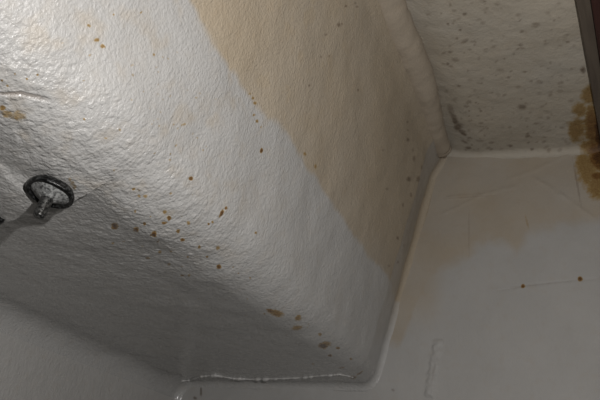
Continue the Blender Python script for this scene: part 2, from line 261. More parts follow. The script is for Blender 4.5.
MOULD_B = [
 (-0.2554,0.4935,0.5195,0.00084,0.00411,0.00368,-0.000374,0.00178,-0.00181,0.70), (-0.2541,0.4984,0.5254,0.000466,0.00254,0.00229,-0.00022,0.00106,-0.00108,0.60),
 (-0.2612,0.4765,0.4898,0.000347,0.00225,0.00199,-0.000171,0.000876,-0.00103,0.60), (-0.2508,0.4938,0.5501,0.000361,0.00279,0.00268,-0.000119,0.000867,-0.00129,0.70),
 (-0.247,0.5172,0.5711,0.000498,0.00277,0.00262,-0.000164,0.00099,-0.00124,0.60), (-0.2473,0.5102,0.5706,0.000569,0.00314,0.003,-0.000164,0.00108,-0.00147,0.50),
 (-0.2663,0.4844,0.4634,0.000375,0.00218,0.0018,-0.000161,0.000854,-0.00105,0.50), (-0.2634,0.4981,0.4761,0.000399,0.00227,0.00187,-0.000191,0.00093,-0.00102,0.50),
 (-0.2731,0.483,0.4214,0.0002,0.00238,0.00184,-0.000226,0.00095,-0.000942,0.70), (-0.2601,0.5909,0.4967,0.000249,0.00351,0.00268,-0.000172,0.00105,-0.00133,0.70),
 (-0.2468,0.777,0.5741,0.000506,0.0057,0.00394,-0.000362,0.00204,-0.00169,0.60), (-0.2512,0.8035,0.5571,0.000659,0.00683,0.00446,-0.000565,0.00306,-0.00226,0.70),
 (-0.2484,0.7891,0.5668,0.000375,0.00437,0.00295,-0.000278,0.00156,-0.00127,0.60), (-0.2518,0.8504,0.5494,0.00101,0.00692,0.00422,-0.00057,0.00365,-0.00371,0.60),
 (-0.2582,0.8543,0.5127,0.00116,0.0108,0.00618,-0.000441,0.00306,-0.00366,0.65), (-0.2531,0.8942,0.5355,0.000758,0.00974,0.00561,-0.000602,0.00398,-0.00414,0.60),
 (-0.2684,0.7779,0.451,0.000644,0.00563,0.00312,-0.000379,0.00198,-0.00171,0.50), (-0.2495,0.8969,0.5594,0.000154,0.0055,0.00331,-0.000869,0.00464,-0.00253,0.60),
 (-0.2834,0.9222,0.3901,-0.000554,0.00864,0.00366,-0.00088,0.00391,-0.00166,0.85), (-0.2772,0.9271,0.4221,-0.000647,0.00739,0.00335,-0.000989,0.00436,-0.00143,0.70),
 (-0.283,0.8745,0.3629,0.000308,0.00505,0.00211,-0.000259,0.00148,-0.00148,0.60), (-0.2745,0.8774,0.414,0.000555,0.00532,0.00248,-0.000381,0.00236,-0.00254,0.60),
 (-0.251,0.8367,0.5588,0.000707,0.00451,0.00283,-0.000369,0.00238,-0.00246,0.60), (-0.2614,0.719,0.4843,0.000351,0.00472,0.00299,-0.000294,0.00157,-0.00145,0.35),
 (-0.2646,0.8564,0.4644,0.000563,0.00463,0.00243,-0.000373,0.00269,-0.00344,0.50), (-0.2597,0.8801,0.4961,0.000754,0.00456,0.00247,-0.000357,0.00271,-0.00357,0.50)]
RUST_W = [
 (-0.09,1,0.3808,0.00343,0.000162,0.000134,-7.06e-06,0.000165,-0.00381,0.80), (-0.0035,0.9992,0.3941,0.00409,0.000283,0.000177,-0.000177,0.000552,-0.00459,0.90),
 (0.0165,0.9984,0.5969,0.0204,-0.00057,-0.00181,-0.00169,-0.000119,-0.0407,0.48), (0.0276,0.9988,0.5644,0.0169,0.000108,-0.000915,-0.00144,0.000926,-0.0309,0.52),
 (0.0396,0.9988,0.62,0.0233,-0.000103,-0.00199,-0.0015,-0.00123,-0.0295,0.90), (0.0092,0.9987,0.6121,0.0143,-0.000647,-0.00151,-0.00112,-0.00156,-0.0298,0.48),
 (0.0315,0.9981,0.5836,0.0139,0.000318,-0.000738,-0.000473,0.00019,-0.00986,0.75), (-0.0837,1,0.4993,0.0019,2.22e-05,0.000563,0.0042,0.000256,-0.0188,0.27)]
MOULD_W = [
 (-0.665,0.9997,0.156,0.00266,-1.78e-05,0.000241,0.00252,0.000125,-0.00903,0.85), (-0.6751,1,0.1431,0.00485,-7.63e-05,-0.00158,-0.00106,2.78e-05,-0.00266,0.90),
 (0.0037,1,0.6366,0.0108,-0.000145,-0.00487,-0.00118,-0.000214,-0.00494,0.75), (0.0176,0.9993,0.6221,0.012,-0.000962,-0.0109,-0.00261,-0.000277,-0.00536,0.70),
 (0.0292,0.9982,0.6,0.0065,7.87e-05,-0.00551,-0.00258,0.000133,-0.00501,0.60), (-0.2269,0.9973,0.2271,0.00185,0.000391,-0.000163,-0.003,-0.00103,-0.0228,0.20),
 (-0.1819,1,0.482,0.00141,1.23e-05,-2.21e-05,0.00198,-3.43e-05,-0.0479,0.22), (-0.0018,0.9988,0.5721,0.00141,-5.46e-05,0.000197,0.00494,0.000672,-0.0473,0.45),
 (-0.053,1.001,0.386,0.0789,-0.00276,0.0104,9.24e-05,0.000127,-0.00116,0.22), (-0.1828,0.9992,0.5533,0.0468,-0.000102,0.0015,0.00013,0.000216,-0.00157,0.20),
 (-0.2724,0.9997,0.6003,0.00395,9.18e-06,-0.00025,0.000183,-3.71e-05,-0.00229,0.30), (-0.2934,1,0.1927,0.00312,-3.96e-05,-0.00136,-0.00101,6.74e-05,-0.00206,0.50)]
RUST_C = [
 (0.0198,0.8474,0.6445,0.0112,0.00541,-0.000196,-0.00352,0.0316,-0.000679,0.50), (0.0076,0.883,0.6429,0.0133,0.0023,-2.15e-05,-0.000459,0.0231,-0.00123,0.48),
 (0.0019,0.9411,0.6438,0.0171,0.00249,-0.000144,-0.000912,0.0426,0.000167,0.50), (0.0251,0.9282,0.6426,0.0136,0.00123,-0.00068,-0.000347,0.0737,-0.00193,0.68),
 (0.0372,0.9448,0.6424,0.0122,0.00234,0.000284,0.000382,0.0863,-0.00257,0.95), (0.0217,0.9896,0.6428,0.019,0.00161,-0.000752,-0.000363,0.0163,-0.00622,0.55),
 (0.0341,0.9979,0.6365,0.0205,0.00121,-0.00106,-0.000829,0.0109,-0.0181,0.80)]
MOULD_C = [
 (-0.1351,0.6329,0.6448,0.00357,-0.000619,-0.000148,5.81e-05,0.00305,7.63e-06,0.60), (-0.1608,0.6464,0.6444,0.00197,0.00259,7.87e-05,-0.00133,0.00205,5.02e-05,0.60),
 (-0.1467,0.6628,0.6452,0.00246,0.0006,3.3e-05,-0.000472,0.00268,6.97e-05,0.70), (-0.0903,0.6239,0.6442,0.0038,0.000911,-1.43e-05,-0.000493,0.00399,4.72e-06,0.35),
 (-0.0449,0.6744,0.6436,0.00641,0.00147,-1.91e-05,-0.000443,0.00609,0.000214,0.32), (-0.1643,0.7248,0.6447,0.00633,0.00253,-0.000541,-0.00134,0.00444,6.48e-05,0.50),
 (-0.1436,0.6869,0.6452,0.00688,-0.00364,0.000226,0.000782,0.004,5.58e-05,0.40), (-0.1692,0.706,0.6454,0.00376,0.000226,-0.000509,-0.000673,0.00355,3.32e-05,0.45),
 (-0.1776,0.7338,0.6466,0.00253,-6.77e-05,-0.000499,-0.000697,0.00365,-5.11e-05,0.65), (-0.1133,0.6554,0.6445,0.00396,0.0011,0.000174,-0.000546,0.00384,-5.53e-05,0.30),
 (-0.0056,0.7189,0.6444,0.00285,0.000607,-2.31e-05,-9.08e-05,0.00285,0.000125,0.50), (-0.0797,0.8615,0.6445,0.00738,0.00395,0.000156,-0.00155,0.00809,6.22e-05,0.55),
 (-0.0491,0.7999,0.6434,0.00574,0.00131,0.000145,-0.0004,0.00582,-6.35e-05,0.35), (-0.0201,0.8302,0.645,0.00506,0.000808,-0.000117,-0.000223,0.0054,0.000231,0.35),
 (-0.1027,0.7605,0.644,0.00572,0.00169,0.000426,-0.00057,0.00476,4.72e-05,0.30), (-0.1506,0.8938,0.6428,0.00502,0.000647,-0.000124,-0.00069,0.00475,-2.63e-05,0.40),
 (-0.1701,0.7878,0.6444,0.00319,0.000205,-0.000323,-0.000586,0.00328,0.000187,0.50), (-0.0658,0.6506,0.6442,0.00382,0.000916,7.15e-06,-0.00035,0.00366,-0.000111,0.30),
 (-0.0278,0.6554,0.6438,0.00373,0.000839,-4.86e-05,-0.000209,0.00362,-0.000113,0.30), (-0.1949,0.8589,0.6511,0.00572,-0.00416,-0.00156,0.000613,0.016,-0.000588,0.50),
 (-0.1938,0.8815,0.65,0.00576,-0.00506,-0.00154,0.00143,0.0128,-0.000938,0.60), (-0.1919,0.91,0.65,0.00762,-0.00218,-0.00235,-0.00257,0.0142,0.0013,0.80),
 (-0.1938,0.8909,0.6501,0.00493,-0.00477,-0.00164,0.00114,0.0144,8.82e-05,0.80), (-0.1863,0.9301,0.6477,0.00602,0.00348,-0.00202,-0.00207,0.00495,0.000348,0.75),
 (-0.1884,0.9213,0.6486,0.00795,0.00333,-0.00235,-0.00242,0.00675,0.000707,0.60), (-0.1951,0.8414,0.6512,0.00285,-0.00174,-0.000841,-0.000445,0.0116,0.000417,0.50),
 (-0.1853,0.9765,0.647,0.00614,-0.00106,-0.00125,-0.000861,0.00533,-0.0001,0.90), (-0.1102,0.9775,0.6452,0.00416,0.000385,-0.000138,-0.000489,0.00466,-0.00023,0.75),
 (-0.0741,0.9906,0.6437,0.00375,0.000236,-0.000188,-0.000212,0.00267,-0.0011,0.65), (-0.0775,0.9485,0.6445,0.00412,0.000677,3.1e-05,-0.000382,0.00462,0.000134,0.60),
 (-0.1771,0.9408,0.6451,0.00495,0.00181,-0.00101,-0.00121,0.00397,0.000201,0.50), (-0.1606,0.95,0.643,0.00854,0.00236,-0.000241,-0.000932,0.00482,0.000194,0.40),
 (-0.189,0.9571,0.6482,0.00655,0.00255,-0.00202,-0.00168,0.00468,0.000285,0.45), (0.0135,0.7832,0.6431,0.00406,0.000879,4.08e-05,-0.000132,0.00935,5.34e-05,0.75),
 (-0.0166,0.9743,0.6431,0.00295,0.000435,-0.000115,-0.000261,0.00514,-8.92e-05,0.33), (-0.0093,0.7121,0.6439,0.00311,-0.000251,-6.76e-05,0.00025,0.00385,0.000286,0.16),
 (-0.0641,0.6839,0.6445,0.00368,-0.00177,-0.000141,0.000553,0.00292,6.52e-05,0.42), (-0.0681,0.7118,0.6448,0.00377,0.00133,5.41e-06,-0.000526,0.00363,9.2e-05,0.41),
 (-0.0731,0.8522,0.6445,0.00342,0.00177,8.56e-05,-0.000638,0.00352,2.37e-05,0.26), (-0.1033,0.7807,0.6438,0.00325,-0.00196,0.000214,0.000515,0.00235,-1.58e-05,0.17),
 (-0.0507,0.9573,0.6451,0.00401,0.00173,-8.76e-05,-0.000411,0.00287,2.23e-05,0.40), (-0.08,0.6015,0.6444,0.00356,0.000107,-4.09e-06,-1.87e-05,0.00256,7.81e-05,0.16),
 (-0.0392,0.6223,0.6454,0.0024,-0.000761,1.42e-05,0.000322,0.00164,-2.03e-06,0.42), (-0.0558,0.9093,0.6445,0.00262,-0.000166,0.000166,7.59e-05,0.00364,9.21e-05,0.16),
 (-0.1501,0.9781,0.6449,0.00471,-0.00278,0.000281,0.000603,0.00498,-0.000204,0.36), (-0.043,0.8602,0.6445,0.00249,-0.00284,6.55e-05,0.000802,0.00225,2.51e-05,0.42),
 (-0.005,0.7026,0.6432,0.00338,4.06e-05,7.87e-05,0.000151,0.00261,0.000134,0.40), (-0.1483,0.8027,0.6436,0.0023,-0.00228,-0.000114,0.000843,0.00296,5.78e-05,0.23),
 (-0.1792,0.9416,0.6455,0.00237,-0.00289,-0.000499,0.00101,0.00392,-0.000293,0.45), (-0.1508,0.6114,0.6447,0.00199,8.55e-05,-7.79e-05,-0.000344,0.00326,6.03e-05,0.42),
 (-0.0858,0.6338,0.6446,0.00213,0.00113,6.84e-05,-0.000543,0.00229,7.36e-05,0.20), (-0.1852,0.9068,0.648,0.00243,-0.00231,-0.000707,0.000455,0.00514,-7.6e-06,0.32),
 (-0.081,0.951,0.6445,0.00182,-0.0017,-3.39e-05,0.00101,0.00489,0.000135,0.37), (-0.1541,0.6467,0.6445,0.00149,-0.000486,4.16e-05,0.000237,0.00217,1.47e-05,0.44),
 (-0.0727,0.7196,0.6448,0.00411,-0.00255,-3.64e-05,0.000469,0.00202,4.96e-05,0.44), (-0.0057,0.858,0.6445,0.00457,0.00145,-0.000108,-0.000179,0.00214,-8.44e-05,0.36),
 (-0.0763,0.9178,0.6434,0.00183,-0.00183,-5.74e-05,0.000664,0.00274,5.27e-05,0.29), (-0.0924,0.7815,0.6443,0.00261,0.000666,-2.14e-06,-0.000465,0.0036,-0.000109,0.38),
 (-0.1812,0.6252,0.6466,0.00225,-0.000601,-0.000539,-0.000119,0.00192,-7.85e-05,0.21), (-0.0683,0.7134,0.6448,0.00237,0.00103,1.46e-05,-0.000559,0.0032,7.16e-05,0.21),
 (-0.1679,0.9781,0.6442,0.00264,-0.00224,-1.89e-05,0.000427,0.00231,-0.000151,0.40), (-0.0644,0.9716,0.6455,0.00336,-0.00227,6.09e-05,0.00042,0.00241,-0.000108,0.37),
 (-0.1078,0.6367,0.6449,0.00237,-0.00073,3.53e-05,0.000313,0.00236,2.2e-05,0.28), (-0.1532,0.5917,0.6444,0.00365,-0.000835,-0.000111,0.000138,0.00276,6.43e-05,0.18),
 (-0.1504,0.7765,0.6438,0.0043,0.00184,-0.000119,-0.000778,0.00298,-7.73e-05,0.31), (-0.1822,0.7979,0.6466,0.00398,-0.000777,-0.000875,-0.00059,0.00394,0.000234,0.16),
 (-0.1315,0.888,0.6436,0.00207,-0.00156,7.03e-05,0.000444,0.00215,-6.81e-05,0.24), (-0.1067,0.6946,0.6448,0.00329,-0.0013,-4.23e-05,0.000278,0.00193,-5e-05,0.35),
 (-0.1138,0.9751,0.6454,0.00527,-0.00328,1.6e-05,0.000385,0.00322,-8.25e-05,0.31), (-0.0859,0.7169,0.6445,0.00399,-0.00074,0.000174,0.000169,0.00211,-2.99e-05,0.19),
 (-0.0195,0.8183,0.6445,0.00455,-4.92e-05,-0.000241,4.52e-06,0.00241,3.1e-05,0.33), (-0.0137,0.6406,0.644,0.0037,2.22e-05,6.59e-05,0.000206,0.00273,-0.000164,0.31),
 (-0.1295,0.6052,0.6439,0.0026,-0.00131,-8.68e-05,0.000616,0.00288,4.45e-05,0.29), (-0.1627,0.8326,0.6446,0.00512,-0.00304,-0.000155,0.000496,0.00435,-6.44e-06,0.28),
 (-0.0313,0.9284,0.6452,0.00157,-0.00176,2.98e-05,0.001,0.0031,-5.65e-05,0.28), (-0.0088,0.7042,0.6432,0.00366,0.000912,-6.82e-06,-0.00017,0.00379,0.00021,0.21),
 (-0.0171,0.9671,0.6434,0.00416,-0.00587,1.07e-05,0.000766,0.00197,-8.39e-05,0.24), (-0.0937,0.7361,0.6442,0.00171,0.000125,6.89e-05,-0.000135,0.00329,2.44e-05,0.34),
 (-0.1007,0.7829,0.6439,0.00372,-0.00107,0.000122,0.000164,0.0021,1.4e-05,0.19), (-0.1315,0.6986,0.6454,0.00215,-0.00142,7.83e-05,0.000724,0.00264,-4.6e-05,0.34),
 (-0.203,0.8736,0.6534,0.00429,-0.00374,-0.00122,0.00029,0.00327,-0.000114,0.26), (-0.045,0.785,0.6445,0.0031,-0.000119,4.89e-05,7.6e-05,0.00229,-0.000184,0.20),
 (-0.112,0.8229,0.6435,0.00343,-0.000466,5.24e-05,6.17e-08,0.00358,-4.54e-05,0.21), (-0.0043,0.8581,0.6445,0.00368,-0.00138,1.24e-05,0.000645,0.00436,-0.00017,0.25),
 (-0.1347,0.6899,0.6456,0.00229,-0.00128,-1.46e-05,0.000446,0.00221,5.32e-07,0.30), (-0.14,0.7065,0.6449,0.00344,0.00105,1.17e-06,-0.000458,0.0023,-8.72e-05,0.39),
 (-0.1613,0.8996,0.6434,0.00224,0.000823,-0.000187,-0.00067,0.00266,1.58e-05,0.16), (-0.0783,0.67,0.6447,0.00201,-0.000657,-4.26e-05,0.000459,0.00346,6.74e-06,0.22),
 (-0.1265,0.8578,0.6445,0.00259,0.000617,0.000146,-0.000292,0.00236,-9.39e-05,0.18), (-0.1679,0.5811,0.6449,0.00424,0.000509,-0.000242,-0.000371,0.00217,1.91e-05,0.32),
 (0.0028,0.7281,0.6443,0.00182,-0.00194,5.36e-05,0.00118,0.00261,-5.51e-05,0.26), (-0.0461,0.8028,0.6437,0.00293,-0.000875,0.000145,0.000514,0.00435,0.0001,0.37),
 (-0.1055,0.6202,0.6443,0.00214,-0.00168,-3.75e-05,0.000605,0.00164,1.93e-05,0.24), (-0.1835,0.7339,0.6478,0.00408,0.000288,-0.000859,-0.000873,0.00354,-3.05e-05,0.25),
 (-0.0779,0.9419,0.6443,0.00281,-0.00307,-8.88e-05,0.00123,0.00488,0.000161,0.43), (-0.0274,0.9925,0.6412,0.00451,-0.00131,0.000642,0.000638,0.00265,-0.00143,0.37),
 (-0.0201,0.8101,0.6445,0.00314,-0.00211,-0.000135,0.000902,0.00404,-2.88e-06,0.25), (-0.0788,0.8395,0.6443,0.00231,-0.000546,0.000126,0.000185,0.00259,-5.87e-06,0.41),
 (-0.1292,0.7285,0.6448,0.00265,-0.00198,-6.13e-05,0.000862,0.00335,3.92e-07,0.41), (-0.0427,0.7655,0.6456,0.00329,-0.00285,-0.000166,0.000684,0.00223,-2.52e-05,0.26),
 (-0.169,0.8441,0.6451,0.00353,0.00111,-0.000365,-0.00104,0.004,3.8e-05,0.38), (-0.05,0.9875,0.6436,0.00486,-0.00233,0.000567,0.000785,0.00332,-0.001,0.30),
 (-0.0532,0.8965,0.6449,0.00466,0.000239,0.000315,-2.1e-05,0.0045,2.35e-05,0.23), (-0.0641,0.6611,0.644,0.00268,-0.00228,8.55e-05,0.00066,0.00162,-2e-05,0.44),
 (-0.0176,0.7103,0.6441,0.00143,0.00023,-2.86e-05,-0.000103,0.00363,0.000252,0.20), (-0.0399,0.9237,0.645,0.00305,-0.00333,0.000205,0.000891,0.00262,-7.12e-05,0.17),
 (-0.126,0.8534,0.6448,0.00379,0.00082,0.000117,-0.000366,0.00284,-3.42e-06,0.17), (-0.0652,0.6567,0.644,0.0013,0.000314,1.57e-05,-0.000171,0.00187,-3.03e-05,0.22),
 (-0.1389,0.7851,0.6436,0.00335,0.00115,-7.09e-05,-0.000782,0.00366,-2.77e-05,0.25), (-0.0596,0.6416,0.6448,0.00194,0.000628,4.07e-06,-0.000202,0.00155,-9.08e-05,0.25),
 (-0.0672,0.938,0.6446,0.00285,-0.00214,5.41e-05,0.000532,0.00316,0.000191,0.30), (-0.1059,0.6154,0.6444,0.00359,0.00125,4.18e-05,-0.000477,0.00254,-8.24e-06,0.40),
 (-0.0616,0.9121,0.6443,0.004,0.00128,0.000349,-0.000302,0.00372,5.71e-05,0.43), (-0.1656,0.6236,0.6441,0.00184,0.0005,-8.65e-05,-0.000535,0.00221,-0.000132,0.31),
 (-0.0215,0.732,0.6452,0.00299,-9.7e-05,-6.21e-05,9.04e-05,0.00219,-7.11e-05,0.23), (-0.1042,0.9329,0.6437,0.0027,0.000508,2.41e-05,-0.000611,0.00555,0.000115,0.20),
 (-0.0523,0.9713,0.6452,0.00503,-0.00288,-4.9e-05,0.000591,0.00448,-0.000112,0.31), (-0.0717,0.8152,0.6443,0.00211,-0.000402,1.22e-05,0.000189,0.00437,6.43e-05,0.17),
 (-0.1222,0.6143,0.6441,0.00264,-0.000178,5.76e-05,1.66e-05,0.00166,2.66e-05,0.23), (-0.0358,0.8918,0.6454,0.00217,-0.000469,-5.59e-05,0.000228,0.00467,6.92e-05,0.23),
 (-0.0061,0.6216,0.6445,0.00194,-0.00127,-3.67e-05,0.000798,0.00229,2.57e-05,0.30), (-0.0153,0.7251,0.645,0.00329,0.00148,-7.08e-05,-0.000288,0.00212,8.5e-05,0.44),
 (-0.2004,0.8713,0.6525,0.0033,-0.00326,-0.000909,0.000334,0.00207,-0.000124,0.37), (-0.11,0.7729,0.6438,0.00187,-0.000656,0.000112,0.000266,0.00223,-4.45e-05,0.30),
 (-0.0302,0.7591,0.6444,0.00237,-5.1e-05,-0.000144,1.46e-05,0.00394,1.59e-05,0.38), (-0.0341,0.7723,0.6451,0.0022,-0.000177,-0.000141,3.61e-05,0.00217,3.07e-05,0.37),
 (-0.021,0.9653,0.6437,0.00332,0.00123,-0.000156,-0.000454,0.00399,-2.77e-06,0.18), (-0.1313,0.7747,0.6435,0.00336,-0.00236,4.76e-05,0.000724,0.00302,-0.000102,0.30),
 (-0.1665,0.7067,0.6451,0.00213,-0.000253,-0.000204,-0.000207,0.00248,-2.94e-06,0.27), (-0.1742,0.7379,0.6455,0.00391,-0.00237,-0.000439,0.000361,0.0022,-0.000218,0.28),
 (-0.0462,0.6212,0.6455,0.00299,0.00114,5.38e-05,-0.000201,0.0015,2.59e-05,0.21), (-0.0222,0.6258,0.6449,0.00251,0.000445,-0.000101,-7.06e-05,0.00181,-4.61e-05,0.38),
 (-0.1564,0.5978,0.6448,0.00348,-0.000888,1.86e-05,0.000172,0.0022,4.16e-05,0.25), (-0.1349,0.7869,0.6436,0.00289,-0.000818,-3.05e-05,8.62e-05,0.00224,-5.05e-05,0.45),
 (-0.0485,0.8651,0.6444,0.00448,-0.00241,-5.58e-05,0.000502,0.00327,-1.01e-05,0.39), (-0.1917,0.8034,0.6494,0.00373,-0.00437,-0.00125,0.000904,0.00347,-8.96e-05,0.35),
 (-0.0218,0.6273,0.6448,0.00302,0.000435,-9.85e-05,-3.51e-05,0.00186,-5.72e-05,0.44), (-0.1272,0.9855,0.6454,0.00499,-0.00409,0.000594,0.000573,0.00204,-0.000277,0.27),
 (-0.0417,0.9003,0.6452,0.00344,0.000731,2.54e-05,-0.000329,0.00491,-4.06e-05,0.41), (-0.0637,0.6853,0.6446,0.00337,0.00134,-2.62e-05,-0.000506,0.00308,8.82e-05,0.20),
 (-0.149,0.7116,0.6451,0.00167,-0.00047,-7.28e-06,0.000157,0.00306,-1.98e-05,0.23), (-0.1994,0.7823,0.6508,0.00222,-0.00186,-0.000702,0.000436,0.00385,-0.000134,0.42),
 (-0.179,0.7084,0.6471,0.00438,-0.00193,-0.00085,1.1e-05,0.00302,9.04e-05,0.41), (-0.0889,0.6885,0.6447,0.00241,3.77e-05,3.21e-05,-3.8e-05,0.00223,-6.17e-06,0.28),
 (-0.1036,0.8239,0.6438,0.00432,-0.00224,0.000181,0.000574,0.00371,-2e-05,0.35), (-0.073,0.9528,0.6445,0.00305,0.000407,0.000112,-0.000275,0.00456,0.00022,0.25),
 (-0.1471,0.8032,0.6435,0.00291,-0.00147,-0.000132,0.000351,0.00427,0.000126,0.22), (-0.0803,0.8068,0.6438,0.00469,-0.0017,2.96e-05,0.000441,0.00433,1.04e-05,0.28),
 (-0.0678,0.7732,0.6451,0.00324,0.000949,2.19e-06,-0.00033,0.00274,-6.64e-05,0.42), (-0.0438,0.8805,0.6448,0.00442,0.00189,6.69e-05,-0.000381,0.003,7.27e-05,0.21),
 (-0.1926,0.7488,0.6491,0.00234,-0.000909,-0.000678,-0.000222,0.00251,-2.92e-05,0.19), (-0.117,0.7105,0.6446,0.00442,-0.000873,-0.000106,5.69e-05,0.00189,-1.7e-05,0.29),
 (-0.1671,0.6931,0.6452,0.00273,-0.000489,-0.000216,-0.000118,0.00254,3.53e-05,0.32), (-0.1056,0.7393,0.6439,0.00315,-0.00246,-9.32e-05,0.000714,0.00265,9.19e-06,0.35),
 (-0.1419,0.9117,0.6431,0.0022,-0.00142,-4.99e-05,0.000419,0.00407,0.000123,0.34), (-0.035,0.8388,0.6453,0.00306,-0.00205,0.000173,0.00101,0.00418,-7.84e-06,0.45),
 (-0.1213,0.8131,0.6433,0.00189,-0.00142,2.48e-05,0.000434,0.00198,2.39e-05,0.31), (-0.1818,0.8811,0.6466,0.00235,-6.76e-05,-0.00058,-0.000945,0.00422,-4.81e-05,0.36),
 (-0.0143,0.9198,0.6443,0.0044,-0.0017,-0.000202,0.000243,0.00241,-2.94e-05,0.24), (-0.1269,0.8561,0.6445,0.00397,-0.00276,0.0003,0.000532,0.00249,-3.59e-05,0.17),
 (-0.0581,0.9123,0.6445,0.00172,-0.00155,9.23e-05,0.000642,0.0026,9.78e-05,0.45), (-0.0144,0.667,0.6434,0.00311,0.000126,5.13e-05,0.000104,0.00213,-5.19e-05,0.29),
 (-0.127,0.986,0.6454,0.00412,-0.000345,5.23e-05,-0.000148,0.00476,-0.000802,0.17), (-0.0747,0.8933,0.6437,0.00453,6.7e-05,-5.42e-06,-0.000119,0.00324,-9.96e-05,0.34),
 (-0.0088,0.8041,0.6441,0.00368,-0.00153,-4.69e-05,0.000335,0.002,-5.35e-05,0.30), (-0.1045,0.9146,0.6434,0.00346,-0.000993,3.96e-06,0.000128,0.00403,-5.67e-05,0.35),
 (-0.0795,0.7294,0.6449,0.00221,-0.000789,0.000104,0.000517,0.00372,0.000126,0.36), (-0.1908,0.9849,0.6484,0.00293,-0.0021,-0.000383,0.000323,0.00326,-0.000521,0.41),
 (-0.0443,0.6902,0.6441,0.00197,-0.000508,-5.13e-06,0.000395,0.00317,6.77e-05,0.20), (-0.0765,0.8998,0.6434,0.00171,-0.00154,3.18e-05,0.000848,0.00318,-0.000112,0.32),
 (-0.1455,0.6571,0.6449,0.00305,0.00069,8.52e-06,-0.000347,0.002,8.64e-05,0.20), (-0.1714,0.8613,0.6449,0.00272,-0.000167,-0.000413,-0.000488,0.0031,-3.54e-05,0.32),
 (-0.0424,0.9385,0.6452,0.00487,-0.0028,-0.000152,0.000351,0.00264,8.45e-06,0.29), (-0.1754,0.9175,0.6457,0.00328,-0.00379,-0.000524,0.00115,0.0042,-0.000299,0.28),
 (-0.0837,0.8899,0.644,0.00318,-0.00199,2.95e-05,0.000758,0.00444,-0.000146,0.26), (-0.1508,0.6421,0.6446,0.00277,-0.00143,2.22e-05,0.000577,0.00282,2.19e-05,0.30),
 (-0.1451,0.9834,0.6451,0.00362,-0.00243,0.000309,0.000788,0.00454,-0.000315,0.42), (-0.1844,0.625,0.6475,0.00368,-0.00123,-0.000945,-7.54e-05,0.00244,-0.000122,0.34),
 (-0.1448,0.8229,0.6446,0.00301,1.57e-05,-0.000121,-0.000424,0.00393,0.000172,0.24), (-0.053,0.9146,0.6448,0.00494,-0.00199,0.000169,0.000278,0.00252,1.38e-05,0.20),
 (-0.1744,0.7392,0.6454,0.00424,6.32e-05,-0.000653,-0.000376,0.00206,-8.82e-05,0.40), (-0.0029,0.8889,0.6433,0.00216,-0.000547,-8.74e-05,0.000335,0.00443,0.000143,0.23),
 (-0.0339,0.717,0.6451,0.00366,-0.00133,-4.96e-05,0.00056,0.00371,0.000196,0.19), (-0.0257,0.6602,0.6434,0.00145,-0.000756,3.44e-05,0.00084,0.00287,-0.000139,0.23),
 (-0.138,0.8517,0.6446,0.00217,-0.00209,-3.92e-05,0.00071,0.00273,4.15e-05,0.23), (-0.0509,0.8305,0.6446,0.00294,-0.00337,-0.000118,0.00132,0.00387,0.000108,0.23),
 (-0.0667,0.7191,0.6448,0.00415,0.00188,1.35e-05,-0.000396,0.0022,5.51e-05,0.37), (-0.0784,0.9712,0.6456,0.00328,-0.00155,-1.21e-05,0.000302,0.00369,4.61e-05,0.37),
 (-0.0339,0.831,0.6452,0.00401,0.000736,9.15e-05,-0.00017,0.00398,0.000161,0.19), (-0.0299,0.7914,0.6445,0.00242,-0.00013,6.97e-05,0.000107,0.0022,-3.32e-05,0.22),
 (-0.1343,0.7744,0.6435,0.00207,-0.00173,1.57e-05,0.000628,0.00215,-5.46e-05,0.25), (-0.025,0.688,0.6435,0.00203,-0.000205,-0.000127,0.000102,0.00193,5.15e-05,0.37),
 (-0.1996,0.8993,0.6523,0.00196,-0.00243,-0.000633,0.000526,0.00232,-8.64e-05,0.39), (-0.1538,0.6783,0.6446,0.00173,-0.000469,9.33e-05,0.000258,0.00335,5.26e-05,0.43),
 (-0.0603,0.7963,0.644,0.00293,-0.000384,-4.32e-06,0.000124,0.00329,-5.85e-05,0.44), (-0.1445,0.6401,0.6446,0.00439,0.000156,5.49e-05,-0.000192,0.00283,-6.31e-05,0.29),
 (-0.192,0.6486,0.6492,0.0044,-0.00129,-0.00125,-0.000231,0.00223,6.56e-05,0.30), (-0.1474,0.6009,0.6443,0.00151,-0.000732,-0.000103,0.000492,0.00256,-4.73e-05,0.30),
 (-0.0949,0.8759,0.6441,0.00215,0.000212,-5.48e-06,-0.000261,0.00333,-0.000124,0.35), (-0.1133,0.818,0.6436,0.00424,-0.000724,0.000137,9.18e-05,0.00427,-7.52e-05,0.18),
 (-0.2008,0.825,0.6528,0.00454,-0.00129,-0.00113,-0.000504,0.00351,8.19e-05,0.22), (-0.1185,0.7156,0.6448,0.0037,-0.00183,-2.53e-06,0.000635,0.00361,-8.29e-05,0.18),
 (-0.1531,0.9171,0.6435,0.00552,-0.00306,2.58e-05,0.000237,0.00243,-7.13e-05,0.29), (-0.0166,0.8076,0.6442,0.00275,0.000156,-8.43e-05,-2.86e-05,0.00437,-5.07e-06,0.42),
 (-0.0456,0.9925,0.6419,0.00412,-0.000991,0.000368,0.0005,0.00273,-0.00159,0.35), (-0.0127,0.9802,0.643,0.00472,-0.00155,0.000212,0.000496,0.00402,-0.000443,0.28),
 (-0.1537,0.9633,0.6438,0.0044,-0.00013,0.00013,-0.000478,0.00574,0.000271,0.18), (-0.1055,0.7071,0.6446,0.00435,-0.00164,-4.55e-05,0.000388,0.0031,-2.59e-05,0.30),
 (-0.0163,0.7921,0.6446,0.00345,-0.00127,1.83e-06,0.000415,0.00269,-3.74e-05,0.38), (-0.1829,0.8264,0.6479,0.00517,-0.00262,-0.00128,-0.000196,0.00496,7.66e-05,0.33),
